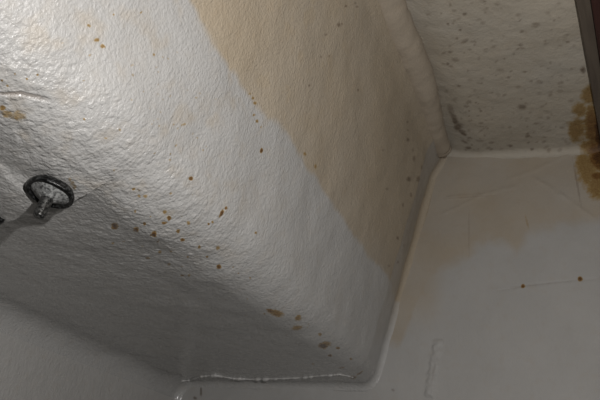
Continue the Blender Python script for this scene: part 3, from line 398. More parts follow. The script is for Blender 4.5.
 (0.0028,0.9063,0.643,0.00376,-0.00425,-0.000209,0.00104,0.00339,2.4e-05,0.40), (-0.169,0.8864,0.6442,0.00432,-0.00196,-0.000456,2.54e-05,0.00374,-8.31e-05,0.24),
 (0.006,0.8062,0.6435,0.00346,-0.00416,-9.79e-05,0.000765,0.00186,-3.07e-05,0.20), (-0.1764,0.981,0.6454,0.00237,2.38e-05,-0.000339,-0.000746,0.0041,-0.000276,0.24),
 (-0.1316,0.6536,0.644,0.00155,-0.000137,-2.72e-05,-4.7e-05,0.00276,2.17e-05,0.21), (-0.0875,0.7677,0.6448,0.00348,-0.00206,0.000126,0.000504,0.00223,-6.99e-05,0.41),
 (-0.0685,0.8798,0.6446,0.00268,-0.00126,5.86e-05,0.000482,0.00378,-6.59e-07,0.35), (-0.0024,0.7783,0.6437,0.00267,-0.000845,-0.000142,0.000442,0.00352,4.26e-05,0.26),
 (-0.1161,0.9138,0.6435,0.00289,0.000485,-9.63e-06,-0.000617,0.00518,3.77e-05,0.22), (-0.0309,0.6265,0.6453,0.00295,0.000282,-0.000152,-3.69e-05,0.00272,-9.42e-05,0.24),
 (-0.1177,0.647,0.6441,0.00391,0.00105,0.000214,-0.000359,0.00264,-4.18e-05,0.30), (-0.1421,0.9602,0.6443,0.0054,-0.000281,0.00017,-0.000381,0.00555,0.000307,0.42),
 (-0.1308,0.6921,0.6457,0.00383,0.000687,1.76e-05,-0.000419,0.00314,1.93e-05,0.36), (-0.1051,0.6299,0.6445,0.00356,-0.000429,-8.95e-05,6.98e-05,0.00323,0.000111,0.25),
 (-0.0205,0.671,0.6432,0.00175,-0.000339,1.16e-05,0.000353,0.00265,6.57e-07,0.38), (-0.1499,0.752,0.6436,0.00162,-0.000287,3.15e-05,1.56e-05,0.00272,-4.93e-05,0.43),
 (-0.1476,0.6231,0.6445,0.00399,-0.000624,-0.000111,2.19e-05,0.00328,4.19e-05,0.30), (-0.0178,0.7652,0.6436,0.00249,-0.0016,1.04e-05,0.000683,0.00256,-7.17e-05,0.23),
 (-0.1097,0.6131,0.6444,0.00253,0.000871,1.97e-05,-0.000544,0.00284,5.27e-05,0.19), (-0.1547,0.9187,0.6433,0.00524,-0.00429,-1.7e-05,0.000567,0.00302,-8.01e-05,0.40),
 (-0.1571,0.8182,0.6444,0.0049,-0.00275,-9.91e-05,0.000274,0.00281,0.000121,0.32), (-0.1979,0.7543,0.6507,0.00392,-0.000952,-0.00119,-0.000543,0.0031,9.25e-05,0.35),
 (-0.0967,0.902,0.644,0.00207,-0.00127,7.77e-05,0.000436,0.00262,-7.11e-05,0.20), (-0.0208,0.9327,0.645,0.00464,0.000909,-0.000162,-0.000219,0.0033,-0.000191,0.43),
 (-0.0519,0.9249,0.6449,0.00385,-0.00236,4.36e-05,0.00037,0.00242,6.45e-05,0.23), (-0.097,0.7892,0.644,0.00427,0.00204,3.02e-05,-0.000524,0.0025,-2.65e-05,0.20),
 (-0.0348,0.7111,0.6447,0.00251,-0.00245,-0.000128,0.00099,0.00275,0.00014,0.32), (-0.0586,0.6867,0.6446,0.00151,-0.000839,-5.75e-05,0.000612,0.00284,0.000123,0.20),
 (-0.1974,0.9167,0.6518,0.0025,-0.000254,-0.000755,-0.000673,0.00284,0.000194,0.37), (-0.1653,0.884,0.644,0.00117,0.00121,-0.000163,-0.00129,0.00274,9.1e-06,0.40),
 (-0.1442,0.9072,0.6431,0.00129,0.000813,2.41e-06,-0.000711,0.00261,2.07e-05,0.55), (-0.1475,0.8402,0.6444,0.00104,0.00116,-4.69e-06,-0.00107,0.00244,5.03e-05,0.39),
 (-0.1677,0.8463,0.645,0.00109,0.00281,-0.000148,-0.00143,0.00168,5.99e-05,0.48), (-0.1597,0.8332,0.6447,0.00155,0.00243,-1.07e-05,-0.00117,0.00201,2.01e-05,0.39),
 (-0.1499,0.9337,0.6431,0.00145,0.00438,-4.02e-05,-0.00185,0.0022,-6.9e-05,0.34), (-0.1489,0.9051,0.6429,0.00259,0.000641,-4.22e-05,-0.000329,0.00187,1.55e-05,0.54),
 (-0.1999,0.9842,0.6506,0.00313,0.00226,-0.0012,-0.00131,0.00261,-4.32e-05,0.48), (-0.1813,0.9503,0.6461,0.00342,0.00189,-0.000804,-0.000975,0.00275,0.000246,0.42),
 (-0.1972,0.8535,0.652,0.00153,6.65e-05,-0.00045,-0.000915,0.00326,0.000279,0.48), (-0.1413,0.8882,0.6433,0.00316,0.00262,4.51e-05,-0.000652,0.00193,-8.37e-05,0.34),
 (-0.1988,0.8903,0.6516,0.00319,0.0003,-0.000941,-0.000972,0.00333,0.000324,0.32), (-0.2024,0.8798,0.653,0.00269,-0.000262,-0.00081,-0.000462,0.0019,0.000104,0.50),
 (-0.1828,0.834,0.6478,0.00206,0.00286,-0.000569,-0.000952,0.00158,0.00022,0.32), (-0.1501,0.8958,0.6428,0.00111,0.00245,-1.96e-05,-0.00104,0.00155,2.48e-05,0.43),
 (-0.1673,0.8726,0.6446,0.00138,0.000606,-0.000156,-0.000648,0.00217,-8.99e-06,0.52), (-0.1595,0.9421,0.6426,0.00089,0.00274,5.37e-06,-0.0013,0.00169,5.42e-05,0.44),
 (-0.1599,0.8352,0.6448,0.00275,0.00146,-7.03e-06,-0.000639,0.0023,1.57e-05,0.44), (-0.1936,0.8804,0.65,0.0019,0.000557,-0.000578,-0.000924,0.00261,0.000173,0.35),
 (-0.1534,0.9046,0.643,0.00197,0.000631,-8.61e-06,-0.000598,0.00307,8.79e-05,0.39), (-0.1858,0.8988,0.6479,0.00305,0.00148,-0.000823,-0.00105,0.0029,0.000367,0.48),
 (-0.1529,0.8739,0.644,0.00277,0.000496,-3.94e-05,-0.000349,0.00221,-0.000114,0.32), (-0.1985,0.9156,0.6521,0.0021,0.00283,-0.000621,-0.00144,0.00267,0.000441,0.39),
 (-0.1651,0.8579,0.6447,0.00192,0.000334,-0.000133,-0.000596,0.00308,-8.36e-05,0.56), (-0.1644,0.8448,0.6449,0.00124,0.00162,-6.7e-05,-0.00102,0.00194,3.51e-05,0.54),
 (-0.1464,0.8615,0.6447,0.00235,0.00107,-5.72e-05,-0.0007,0.00281,-8.62e-05,0.54), (-0.1979,0.92,0.6519,0.00144,0.00251,-0.000538,-0.00162,0.00259,0.000441,0.34),
 (-0.1771,0.9649,0.6453,0.00131,0.00153,-0.000179,-0.00113,0.00264,0.000279,0.53), (-0.1648,0.8376,0.6448,0.00111,0.00277,-4.06e-06,-0.00155,0.00198,7.39e-05,0.33),
 (-0.1957,0.9709,0.6498,0.00333,-0.000118,-0.00097,-0.000864,0.00348,0.000165,0.45), (-0.1818,0.901,0.6469,0.00142,0.00264,-0.000298,-0.00106,0.00176,0.000261,0.43),
 (-0.2027,0.9252,0.6531,0.00155,0.00139,-0.00043,-0.00103,0.00226,0.000332,0.31), (-0.1486,0.9119,0.6433,0.00129,0.00178,1e-05,-0.00142,0.0031,8.78e-05,0.30),
 (-0.1507,0.8368,0.6446,0.00116,0.00179,-9.95e-06,-0.00114,0.00199,-1.19e-05,0.59), (-0.1473,0.8558,0.645,0.00161,0.00265,-6.03e-05,-0.000838,0.0014,-8.04e-06,0.43)]
YB = [(-0.2823,0.2311,0.3665), (-0.2845,0.2601,0.3571), (-0.2864,0.2982,0.3484), (-0.2866,0.3258,0.3450), (-0.2877,0.3758,0.3435), (-0.2876,0.4249,0.3403), (-0.2857,0.5020,0.3474), (-0.2866,0.5825,0.3453), (-0.2870,0.6786,0.3407), (-0.2871,0.7667,0.3432), (-0.2851,0.8816,0.3484), (-0.3013,0.9917,0.3467)]
LIPL = [(-0.4802,0.3243,0.1726), (-0.4622,0.3235,0.1742), (-0.4436,0.3215,0.1760), (-0.4209,0.3173,0.1780), (-0.4096,0.3189,0.1802), (-0.3975,0.3216,0.1831), (-0.3799,0.3196,0.1879), (-0.3593,0.3139,0.1922), (-0.3428,0.3114,0.1982), (-0.3282,0.3117,0.2075)]
CRK = [(-0.3414,0.1951,0.2001), (-0.3374,0.1987,0.2023), (-0.3287,0.2068,0.2077), (-0.3245,0.2167,0.2118), (-0.3207,0.2262,0.2134)]
CAULK = [(-0.6996,0.9768,0.1674), (-0.6861,0.9857,0.1725), (-0.6421,0.9504,0.1752), (-0.6082,0.9463,0.1788), (-0.5811,0.9616,0.1793), (-0.5490,0.9703,0.1823), (-0.4939,0.9596,0.1853), (-0.4439,0.9535,0.1897), (-0.3885,0.9285,0.1924), (-0.3601,0.9217,0.1947), (-0.3460,0.9450,0.1966)]
YW = [(-0.2884,0.9986,0.2685), (-0.2718,0.9994,0.3174), (-0.2485,0.9999,0.3791), (-0.2206,1.0002,0.4118), (-0.1833,1.0005,0.4332), (-0.1651,1.0004,0.4542), (-0.1451,1.0008,0.4658), (-0.1231,1.0003,0.4615), (-0.0998,1.0000,0.4385), (-0.0804,1.0002,0.4780), (-0.0547,1.0005,0.4852), (-0.0294,1.0013,0.4926), (0.0001,1.0015,0.4957), (0.0380,1.0000,0.5013)]
WR1 = [(-0.2328,1.0001,0.5541), (-0.1974,0.9989,0.5560), (-0.1630,0.9983,0.5561), (-0.1299,0.9999,0.5657), (-0.0954,0.9995,0.5719)]
WR2 = [(-0.0784,0.9995,0.5918), (-0.0390,0.9996,0.5606), (-0.0063,0.9993,0.5311), (0.0275,1.0003,0.4981)]
WR3 = [(-0.2362,1.0005,0.5183), (-0.2003,1.0001,0.5356), (-0.1648,0.9986,0.5542)]
WR4 = [(-0.1215,0.9997,0.5862), (-0.0784,0.9989,0.5998), (-0.0278,0.9996,0.6260), (-0.0077,1.0002,0.6375)]
SMEAR = [(-0.2236,0.9976,0.2757), (-0.2272,0.9974,0.2551), (-0.2287,0.9971,0.2302), (-0.2308,0.9978,0.2107), (-0.2311,0.9977,0.1931)]
CRW = [(-0.1360,0.9996,0.3705), (-0.0900,1.0004,0.3808), (-0.0333,1.0001,0.3887), (0.0325,0.9995,0.3964)]
BEAM1 = [(0.0055,0.6156,0.6442), (0.0084,0.6410,0.6445), (0.0191,0.7623,0.6437), (0.0325,0.9080,0.6417)]
BEAM2 = [(0.0193,0.6190,0.6441), (0.0221,0.6447,0.6448), (0.0323,0.7657,0.6443), (0.0427,0.8885,0.6424)]
BOLT = [(-0.3852,0.3005,0.1861), (-0.4434,0.3436,0.1882), (-0.4491,0.3111,0.1758), (-0.4578,0.3526,0.1860)]
BEAD = [(-0.2245,0.5972,0.6580), (-0.2240,0.7041,0.6581), (-0.2285,0.8331,0.6581), (-0.2351,0.9601,0.6592)]
#ENDFEATURES

def polyd(A, pts):
    """A (N,2), pts [(u,v)..] -> distance, signed side, position 0..1 along"""
    best = np.full(len(A), 1e9); side = np.zeros(len(A)); par = np.zeros(len(A))
    n = len(pts) - 1
    for i in range(n):
        a = np.array(pts[i]); b = np.array(pts[i + 1]); e = b - a; d = A - a
        t = np.clip((d @ e) / (e @ e), 0, 1); w = d - t[:, None] * e; r = np.hypot(w[:, 0], w[:, 1])
        m_ = r < best; best = np.where(m_, r, best)
        side = np.where(m_, np.sign(e[0] * d[:, 1] - e[1] * d[:, 0]), side); par = np.where(m_, (i + t) / n, par)
    return best, side, par
def blobs(Q, lst, jag=.5, fr=380.):
    """sum of irregular spots, Q (N,3)"""
    out = np.zeros(len(Q))
    jn = noise(Q * fr) * .6 + noise(Q * fr * 2.3 + 4) * .4
    for t in lst:
        c = np.array(t[:3]); A = np.array((t[3:6], t[6:9])); R = 1.5 * (np.abs(A[0]) + np.abs(A[1])) + .004
        sel = np.where((np.abs(Q - c) < R).all(axis=1))[0]
        if not len(sel): continue
        ab = (Q[sel] - c) @ np.linalg.pinv(A)
        r = np.sqrt((ab ** 2).sum(1)) + jag * jn[sel]
        out[sel] = np.maximum(out[sel], t[9] * (1 - sst(.40, 1.30, r)))
    return out

# ------------------------------------------------------------------ bulkhead: a profile swept along the room
CZ = .644
CF = np.array((-.235, CZ)); FU = np.array((-.312, .197)); UW = np.array((-.715, .168))
R_FIL = .014; R_UW = .034
def bulk_base(yv, sv):
    """sv in 0..1 face F, 1..2 rounded edge, 2..3 underside, 3..4 hollow turn down into the left wall"""
    y = yv[:, None] * np.ones_like(sv)[None]; s = sv[None] * np.ones_like(yv)[:, None]
    rad = .042 + .022 * sst(.95, .35, y)
    dF = (FU - CF) / np.linalg.norm(FU - CF); dU = (UW - FU) / np.linalg.norm(UW - FU)
    cosang = float(-dF @ dU); half = math.acos(cosang) / 2
    tl = rad / math.tan(half)                                # tangent length
    A = FU[None, None] - dF[None, None] * tl[..., None]; B = FU[None, None] + dU[None, None] * tl[..., None]
    bis = (-dF + dU); bis /= np.linalg.norm(bis)
    Cc = FU[None, None] + bis[None, None] * (rad / math.sin(half))[..., None]
    nF = np.array((-dF[1], dF[0])); nF = nF if nF[0] > 0 else -nF
    nU = np.array((-dU[1], dU[0])); nU = nU if nU[1] < 0 else -nU
    aF, aU = math.atan2(nF[1], nF[0]), math.atan2(nU[1], nU[0])
    w1 = np.clip(s, 0, 1)[..., None]; P1 = CF * (1 - w1) + A * w1
    th = aF + (aU - aF) * np.clip(s - 1, 0, 1); P2 = Cc + rad[..., None] * np.stack([np.cos(th), np.sin(th)], -1)
    nU0 = np.array((-dU[1], dU[0])); nU0 = nU0 if nU0[1] < 0 else -nU0
    al = math.atan2(-nU0[1], -nU0[0])                       # hollow arc from underside to wall
    h2 = (math.pi - al) / 2; tl2 = R_UW * math.tan(h2); E = UW - dU * tl2; C2 = E + nU0 * R_UW
    w3 = np.clip(s - 2, 0, 1)[..., None]; P3 = B * (1 - w3) + E * w3
    t4 = al + (math.pi - al) * np.clip(s - 3, 0, 1); n4 = -np.stack([np.cos(t4), np.sin(t4)], -1)
    P4 = C2 - n4 * R_UW
    xz = np.where((s < 1)[..., None], P1, np.where((s < 2)[..., None], P2, np.where((s < 3)[..., None], P3, P4)))
    nn = np.where((s < 1)[..., None], nF, np.where((s < 2)[..., None], np.stack([np.cos(th), np.sin(th)], -1), np.where((s < 3)[..., None], nU, n4)))
    return np.stack([xz[..., 0], y, xz[..., 1]], -1), np.stack([nn[..., 0], 0 * y, nn[..., 1]], -1)
def fil(d, r=R_FIL):
    e = np.clip(d, 0, r); return r - np.sqrt(np.maximum(r * r - (r - e) ** 2, 0))

_dU = (UW - FU) / np.linalg.norm(UW - FU); _nU = np.array((_dU[1], -_dU[0])); _nU = _nU if _nU[1] < 0 else -_nU
_al = math.atan2(-_nU[1], -_nU[0]); WTOP = float((UW - _dU * R_UW * math.tan((math.pi - _al) / 2) + _nU * R_UW)[1])
k = np.concatenate([np.linspace(1 / .965, 1 / .30, 600), np.linspace(1 / .30, 1 / .17, 200)[1:]])
yv = np.concatenate([np.linspace(1.004, .965, 26)[:-1], 1 / k, np.linspace(.17, -1.4, 40)[1:]])
sv = np.concatenate([np.linspace(0, 1, 250), np.linspace(1, 2, 190)[1:], np.linspace(2, 3, 170)[1:], np.linspace(3, 4, 24)[1:]])
P0, N0 = bulk_base(yv, sv)
Y = P0[..., 1]; SS = np.ones_like(yv)[:, None] * sv[None]
sh = Y.shape
band = np.clip(.105 - (1.0 - Y), 0, 1); off = fil(1.0 - Y) - (.17 - .14 * sst(1.0, 2.0, SS)) * (np.sqrt(band ** 2 + .0025 ** 2) - .0025)   # narrow band that steps back at the end wall
dC = np.linalg.norm(P0[..., [0, 2]] - CF, axis=2); off += np.where(SS < 1, .012 * (1 - sst(0, .055, dC)), 0)   # swells towards the bead
Q = P0.reshape(-1, 3)
wallw = 1 - sst(3.5, 4.0, SS)
lump = fbm(Q, 14, 2).reshape(sh) * .0028 + fbm(Q + 5, 42, 2).reshape(sh) * .0006
nearleft = sst(.62, .42, Y) * sst(.75, 1.3, SS)
lump += nearleft * (fbm(Q + 9, 75, 2).reshape(sh) * .0007 + .0011 * np.abs(fbm(Q + 4, 120, 2)).reshape(sh))
#LIP
near = (SS > 1.1) & (SS < 2.9) & (Y < .7)
A2 = P0[near][:, :2]
d_, sd, pr = polyd(A2 + .0012 * np.stack([noise(P0[near] * 90), noise(P0[near] * 90 + 7)], -1), [p[:2] for p in LIPL])
raised = np.where(sd == -1.0, 1.0, -1.0) * d_                    # >0 on the swollen side
hgt = .0110 * sst(.95, .35, pr) + .0045 * sst(1.0, .6, pr)
lip = np.zeros(sh); lip[near] = hgt * sst(-.0012, .0012, raised) * (1 - sst(.0, .11, raised))
A2 = P0[..., 1:].reshape(-1, 3 - 1); selc = np.where((SS.reshape(-1) < 2.2) & (Y.reshape(-1) < .6))[0]
A3 = Q[selc][:, [0, 1]]; dc, sc_, pc = polyd(A3, [p[:2] for p in CRK])
crack = np.zeros(len(Q)); crack[selc] = (1 - sst(.0006, .0020, dc)) * sst(1.0, .75, pc)
lip = lip - .0012 * crack.reshape(sh)
#ENDLIP
edge_keep = sst(1.0, .97, Y)
Pb = P0 + N0 * (off + lump * wallw * (.3 + .7 * edge_keep) + lip)[..., None]
Qb = Pb.reshape(-1, 3)
wob = fbm(Qb, 16, 4) 
#BULKSTAIN
rust = blobs(Qb, RUST_B); mould = np.maximum(blobs(Qb, MOULD_B), .55 * crack)
sf = SS.reshape(-1); yy = Qb[:, 1]
edge_z = np.interp(yy, [p[1] for p in YB], [p[2] for p in YB])
yel = sst(-.004, .006, Qb[:, 2] - edge_z + .010 * fbm(Qb + 3, 30, 3) + .006 * noise(Qb * 9)) * (sf < 1.0)
yel = yel * (.88 + .22 * fbm(Qb + 2, 7, 3)) + (1 - yel) * .03
yel = np.maximum(yel, .45 * sst(.93, 1.0, yy) * sst(.25, .36, Qb[:, 2]))
yel += .45 * gauss(np.linalg.norm((Qb - np.array((-.29, .85, .50))) / np.array((1, 1.6, 1)), axis=1), .10)
yel += .35 * sst(.05, .55, fbm(Qb + 8, 45, 3)) * (sf < 1.9) * sst(.62, .35, yy) + .08 * sst(.1, .5, fbm(Qb + 8, 22, 3)) * (sf < 2)
endband = sst(.105, .098, 1.0 - yy) * sst(.012, .02, 1.0 - yy) * (sf < 1.7)            # less yellow, slightly darker strip along the end wall, tinted through the mould mask
yel = yel * (1 - .55 * endband); mould = np.maximum(mould, endband * (.10 + .10 * fbm(Qb + 6, 40, 3)))
gloss = .50 + .45 * sst(.8, 1.5, sf) - .30 * (yel > .5)
#ENDBULKSTAIN
bulk = grid_mesh('bulkhead', Pb + np.array((0, 0, H)), M_BULK, dict(yellow=yel, rust=rust, mould=mould, gloss=gloss), flip=False)
tag(bulk, 'large cream painted bulkhead with rounded lower edge, yellow staining and rust spots', 'bulkhead')

# ------------------------------------------------------------------ wall ahead (R)
xs = dense(-.86, 0, [(-.74, 10), (.14, 520), (2.2, 24)]); zs = dense(-H, 0, [(.10, 24), (.66, 400), (.70, 3)])
PX, PZ = np.meshgrid(xs, zs, indexing='ij'); Pw = np.stack([PX, np.full_like(PX, 1.0), PZ], -1); Qw = Pw.reshape(-1, 3)
#WALLSTAIN
A2 = Qw[:, [0, 2]]
dy = fbm(Qw, 9, 2) * .003 + fbm(Qw, 45, 2) * .0005
for pts, w, h in ((WR1, .004, .0016), (WR2, .004, .0018), (WR3, .003, .0010), (WR4, .004, .0012), (CRW, .0018, -.0012)):
    d_, sd, pr = polyd(A2, [(p[0], p[2]) for p in pts]); ends = sst(0, .12, pr) * sst(1, .88, pr)
    dy += h * gauss(d_, w) * ends * (.7 + .6 * noise(Qw * 70))
d_, sd, pr = polyd(A2, [(p[0], p[2]) for p in SMEAR])
smear = sst(.010, .003, d_ + .006 * fbm(Qw, 90, 2)) ; dy += .0035 * smear * (.6 + .7 * np.abs(fbm(Qw, 110, 2)))
rust = blobs(Qw, RUST_W, .3, 110); mould = blobs(Qw, MOULD_W, .3)
zb = np.interp(Qw[:, 0], [p[0] for p in YW], [p[2] for p in YW])
yel = .75 * sst(-.016, .018, Qw[:, 2] - zb + .014 * fbm(Qw, 40, 3)) * (.85 + .35 * fbm(Qw + 5, 12, 3))
yel = np.maximum(yel, .5 * sst(.05, .01, np.abs(Qw[:, 0] + .26)) * sst(.28, .36, Qw[:, 2])) + .05
gloss = .35 + .35 * smear; dy += .002 * np.clip(rust - .35, 0, 1) * (.5 + fbm(Qw, 60, 2))
#ENDWALLSTAIN
Pw = Pw.copy(); Pw[..., 1] -= dy.reshape(PX.shape)
o = grid_mesh('wall_back', Pw + np.array((0, 0, H)), M_WALL, dict(yellow=yel, rust=rust, mould=mould, gloss=gloss))
struct(o, 'grey white plaster end wall with yellow staining at its top')

# ------------------------------------------------------------------ ceiling (C)
xs = dense(-.34, 0, [(.16, 300), (2.2, 22)]); ys = np.concatenate([np.linspace(1.004, .96, 24)[:-1], np.linspace(.96, .58, 230), np.linspace(.58, -1.4, 22)[1:]])
PX, PY = np.meshgrid(xs, ys, indexing='ij'); Pc = np.stack([PX, PY, np.full_like(PX, CZ)], -1); Qc = Pc.reshape(-1, 3)
#CEILSTAIN
rust = blobs(Qc, RUST_C, .35, 90); mould = blobs(Qc, MOULD_C, .35)
dz = fil(1.0 - Qc[:, 1], .014) + fbm(Qc, 12, 2) * .003 + fbm(Qc, 50, 2) * .001
dz -= .014 * (1 - sst(0, .075, Qc[:, 0] - CF[0]))          # hollow behind the bead
dz += .002 * np.clip(rust - .3, 0, 1) * (.6 + fbm(Qc, 60, 2))
mould = np.clip(mould * 1.12, 0, 1); yel = .48 + .22 * fbm(Qc, 10, 3); gloss = np.full(len(Qc), .3)
#ENDCEILSTAIN
Pc = Pc.copy(); Pc[..., 2] -= dz.reshape(PX.shape)
o = grid_mesh('ceiling', Pc + np.array((0, 0, H)), M_CEIL, dict(yellow=yel, rust=rust, mould=mould, gloss=gloss))
struct(o, 'off white ceiling speckled with grey mould')

# ------------------------------------------------------------------ left wall (W)
ys = np.concatenate([np.linspace(1.004, .96, 20)[:-1], np.linspace(.96, .45, 200), np.linspace(.45, -1.4, 20)[1:]])
zs = dense(-H, 0, [(-.10, 16), (WTOP, 130)])
PY, PZ = np.meshgrid(ys, zs, indexing='ij'); Pl = np.stack([np.full_like(PY, UW[0]), PY, PZ], -1); Ql = Pl.reshape(-1, 3)
dx = fil(1.0 - Ql[:, 1], R_FIL) + (fbm(Ql, 12, 2) * .003 + fbm(Ql, 50, 2) * .001) * sst(WTOP, WTOP - .04, Ql[:, 2])
Pl = Pl.copy(); Pl[..., 0] += dx.reshape(PY.shape)
z0 = np.zeros(len(Ql))
o = grid_mesh('wall_left', Pl + np.array((0, 0, H)), M_LEFT, dict(yellow=z0 + .1, rust=z0, mould=z0, gloss=z0 + .3), flip=True)
struct(o, 'grey plaster wall below the dark underside of the bulkhead')

# ------------------------------------------------------------------ floor
m, nt, Pn = mat('concrete_floor')
tc = nd(nt, 'ShaderNodeTexCoord'); nt.links.new(ramp(nt, noi(nt, tc.outputs['Object'], 6, 5), [(.3, (.07, .068, .064, 1)), (.7, (.11, .105, .10, 1))]), Pn.inputs['Base Color'])
Pn.inputs['Roughness'].default_value = .85
bm = bmesh.new(); bmesh.ops.create_cube(bm, size=1, matrix=Matrix.Translation((.73, -.2, -.05)) @ Matrix.Diagonal((3.0, 2.46, .1, 1)))
o = bm_obj('floor', bm, m); struct(o, 'plain grey concrete floor')
#OBJECTS
# ------------------------------------------------------------------ swept strips on the bulkhead
def sweep(name, path, radii, material, parent, yellow, seg=20, lump=.0, lscale=60., squash=1.0, mouldpts=()):
    path = np.array(path); n = len(path); T = np.gradient(path, axis=0); T /= np.linalg.norm(T, axis=1)[:, None]
    ref = np.array((.62, .05, -.78)); Uv = np.cross(T, ref); Uv /= np.linalg.norm(Uv, axis=1)[:, None]; Vv = np.cross(Uv, T)
    th = np.linspace(0, 2 * math.pi, seg + 1)
    P_ = path[:, None] + np.array(radii)[:, None, None] * (np.cos(th)[None, :, None] * Uv[:, None] + squash * np.sin(th)[None, :, None] * Vv[:, None])
    N_ = P_ - path[:, None]; N_ /= np.linalg.norm(N_, axis=2, keepdims=True)
    Qs = P_.reshape(-1, 3); P_ = P_ + N_ * (lump * fbm(Qs, lscale, 3).reshape(n, seg + 1, 1)); P_[:, -1] = P_[:, 0]
    Qs = P_.reshape(-1, 3); z_ = np.zeros(len(Qs)); mo = z_ + 0
    for (c, r, st) in mouldpts:
        mo = np.maximum(mo, st * (1 - sst(.5, 1.2, np.linalg.norm(Qs - np.array(c), axis=1) / r + .4 * noise(Qs * 260))))
    return grid_mesh(name, P_ + np.array((0, 0, H)), material, dict(yellow=z_ + yellow, rust=z_, mould=mo, gloss=z_ + .4), parent=parent)
ypath = np.concatenate([np.linspace(-1.38, .55, 12)[:-1], np.linspace(.55, .962, 120)])
cb = np.array((CF[0] + .003, CZ - .003))
pth = [(cb[0] + .004 * math.sin(y * 19), y, cb[1]) for y in ypath]
rad = np.interp(ypath, [-1.4, .62, .9, .962], [.027, .027, .023, .018])
for a in np.linspace(0, 1, 30)[1:]:
    pth.append((cb[0] - .004 * a, .962 + .034 * a, cb[1] + .004 * a)); rad = np.append(rad, max(.018 - .013 * a, .004))
bd = sweep('cove_bead', pth, rad, M_BEAD, bulk, .55, 24, .0028, 38.,
           mouldpts=[((BEAD[0][0] - .012, .70, CZ - .025), .006, .6), ((BEAD[2][0] - .012, .90, CZ - .022), .004, .4)])
bd['label'] = 'thick rounded plaster bead'
cp = np.array(CAULK); tt = np.linspace(0, 1, 220); ti = np.linspace(0, 1, len(cp))
cpt = np.stack([np.interp(tt, ti, cp[:, q]) for q in range(3)], -1) + np.array((0, 0, -.0005))
cr = .0030 * np.clip(.30 + 2.6 * np.abs(fbm(cpt + 3, 70, 3)), .15, 1.5) * np.sin(np.pi * np.clip(tt, .01, .99)) ** .3
M_CAULK = paint('white_caulk', (.86, .85, .83, 1), .25, .4, .2)
ck = sweep('caulk_ridge', cpt, cr, M_CAULK, bulk, 0., 10, .0010, 160., 1.0)
ck['label'] = 'thin white ridge of sealant'

# ------------------------------------------------------------------ wooden batten and dark board at the right of the ceiling
def wood(name, c0, c1, rough):
    m, nt, P = mat(name); tc = nd(nt, 'ShaderNodeTexCoord'); mp = nd(nt, 'ShaderNodeMapping'); mp.inputs['Scale'].default_value = (1, .06, 1)
    nt.links.new(tc.outputs['Object'], mp.inputs[0]); n = noi(nt, mp.outputs[0], 160, 4, .6, .6)
    nt.links.new(ramp(nt, n, [(.3, c0), (.7, c1)]), P.inputs['Base Color']); P.inputs['Roughness'].default_value = rough
    b = nd(nt, 'ShaderNodeBump'); b.inputs['Strength'].default_value = .3; b.inputs['Distance'].default_value = .001
    nt.links.new(n, b.inputs['Height']); nt.links.new(b.outputs[0], P.inputs['Normal']); return m
M_BAT = wood('weathered_batten', (.072, .056, .042, 1), (.11, .088, .066, 1), .7)
M_BRD = wood('dark_red_board', (.026, .007, .005, 1), (.044, .013, .009, 1), .55)
bang = -math.atan2(BEAM1[-1][0] - BEAM1[0][0], BEAM1[-1][1] - BEAM1[0][1])
root = bpy.data.objects.new('wooden_beam', None); COL.objects.link(root)
root.location = (BEAM1[0][0], BEAM1[0][1], H + CZ); root.rotation_euler = (0, 0, bang)
tag(root, 'dark brown wooden beam with a grey edge batten running along the ceiling', 'beam')
def plank(name, x0, x1, y0, y1, z0, z1, m, bev=.0015):
    bm = bmesh.new(); bmesh.ops.create_cube(bm, size=1, matrix=Matrix.Translation(((x0 + x1) / 2, (y0 + y1) / 2, (z0 + z1) / 2)) @ Matrix.Diagonal((x1 - x0, y1 - y0, z1 - z0, 1)))
    bmesh.ops.bevel(bm, geom=bm.edges[:], offset=bev, segments=2, affect='EDGES', profile=.6)
    return bm_obj(name, bm, m, root)
L1 = (.988 - BEAM1[0][1]) / math.cos(bang)
bt = plank('edge_batten', 0, .0165, -1.9, L1, -.0105, .002, M_BAT); bt['label'] = 'grey brown edge batten'
br = plank('beam_board', .017, .15, -1.9, L1 - .012, -.016, .002, M_BRD, .003); br['label'] = 'dark red brown board'

# ------------------------------------------------------------------ bolt with washer hanging from the underside
def lathe(name, prof, material, parent, seg=40, wob=0., smooth=True, sx=1.0):
    bm = bmesh.new(); rings = []
    for (r, z) in prof:
        ring = []
        for i in range(seg):
            a = 2 * math.pi * i / seg
            q = r * (1 + wob * math.sin(3 * a + z * 300) + wob * .6 * math.sin(5 * a + 1))
            ring.append(bm.verts.new((q * math.cos(a) * sx, q * math.sin(a), z)))
        rings.append(ring)
    for a, b in zip(rings, rings[1:]):
        for i in range(seg): bm.faces.new((a[i], a[(i + 1) % seg], b[(i + 1) % seg], b[i]))
    bm.faces.new(rings[0][::-1]); bm.faces.new(rings[-1]); bmesh.ops.recalc_face_normals(bm, faces=bm.faces[:])
    return bm_obj(name, bm, material, parent, smooth)
def metal(name, c0, c1, rough, metallic, scale, lo=.42, hi=.58, bump=.4):
    m, nt, P = mat(name); tc = nd(nt, 'ShaderNodeTexCoord'); n = noi(nt, tc.outputs['Object'], scale, 4, .6)
    nt.links.new(ramp(nt, n, [(lo, c0), (hi, c1)]), P.inputs['Base Color']); P.inputs['Roughness'].default_value = rough
    P.inputs['Metallic'].default_value = metallic
    b = nd(nt, 'ShaderNodeBump'); b.inputs['Strength'].default_value = bump; b.inputs['Distance'].default_value = .0008
    nt.links.new(n, b.inputs['Height']); nt.links.new(b.outputs[0], P.inputs['Normal']); return m
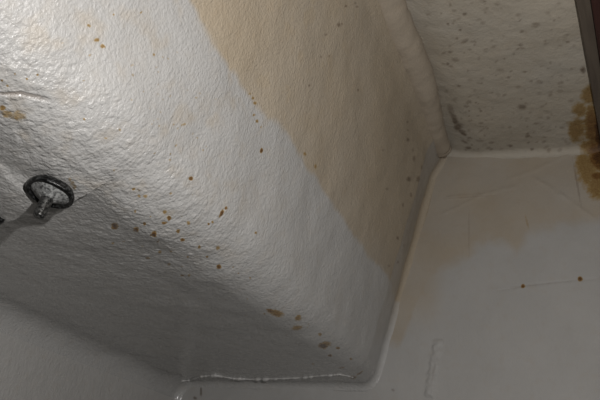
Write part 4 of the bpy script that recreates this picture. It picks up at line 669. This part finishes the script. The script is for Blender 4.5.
M_RIM = metal('blackened_washer', (.006, .006, .006, 1), (.09, .093, .093, 1), .28, .5, 420, .50, .68)
M_CRUST = metal('paint_crust', (.03, .031, .031, 1), (.29, .295, .29, 1), .35, .0, 380, .35, .6, .9)
M_STUD = metal('threaded_steel', (.035, .035, .034, 1), (.17, .17, .165, 1), .36, .8, 500)
bolt = bpy.data.objects.new('bolt', None); COL.objects.link(bolt)
bolt.location = Vector((-.3760, .2945, H + .1940)) + Vector((.09, -.15, -.985)) * .0125; bolt.scale = (.92, .92, .92)
bolt.rotation_mode = 'QUATERNION'; bolt.rotation_quaternion = Vector((0, 0, -1)).rotation_difference(Vector((.09, -.15, -.985)))
tag(bolt, 'threaded steel bolt with a dark oval washer hanging under the bulkhead edge', 'bolt')
w = lathe('washer', [(.004, .004), (.0185, .004), (.0200, .0015), (.0204, -.0012), (.0196, -.0030), (.0190, -.0030), (.0181, -.0014), (.0130, -.0006), (.004, -.0008)], M_RIM, bolt, 56, .015)
w['label'] = 'dark rimmed oval washer'
c_ = lathe('paint_crust', [(.0174, -.0002), (.0160, -.0014), (.0124, -.0030), (.0090, -.0044), (.0062, -.0064), (.0052, -.0072)], M_CRUST, bolt, 48, .06)
c_['label'] = 'white paint crust on the washer'
prof = [(.0050, .0)]; z = -.004
while z > -.0240:
    prof += [(.0052, z), (.0044, z - .0008)]; z -= .0016
prof += [(.0050, z), (.0044, z - .0008), (.0030, z - .0014)]
st_ = lathe('threaded_stud', prof, M_STUD, bolt, 28, .0, True); st_['label'] = 'threaded steel stud'
# small dark screw further along the same edge
sc = bpy.data.objects.new('screw', None); COL.objects.link(sc)
sc.location = Vector((-.4535, .3135, H + .1715)); sc.rotation_euler = (0, math.radians(-8), .4)
tag(sc, 'small dark screw stub at the left edge of the picture', 'screw')
hd = lathe('screw_head', [(.0020, .006), (.0062, .005), (.0066, .001), (.0060, -.0020), (.0044, -.0036), (.0022, -.0042)], M_RIM, sc, 24, .03)
sh_ = lathe('screw_tip', [(.0026, -.003), (.0026, -.0062), (.0015, -.0070)], M_STUD, sc, 16)
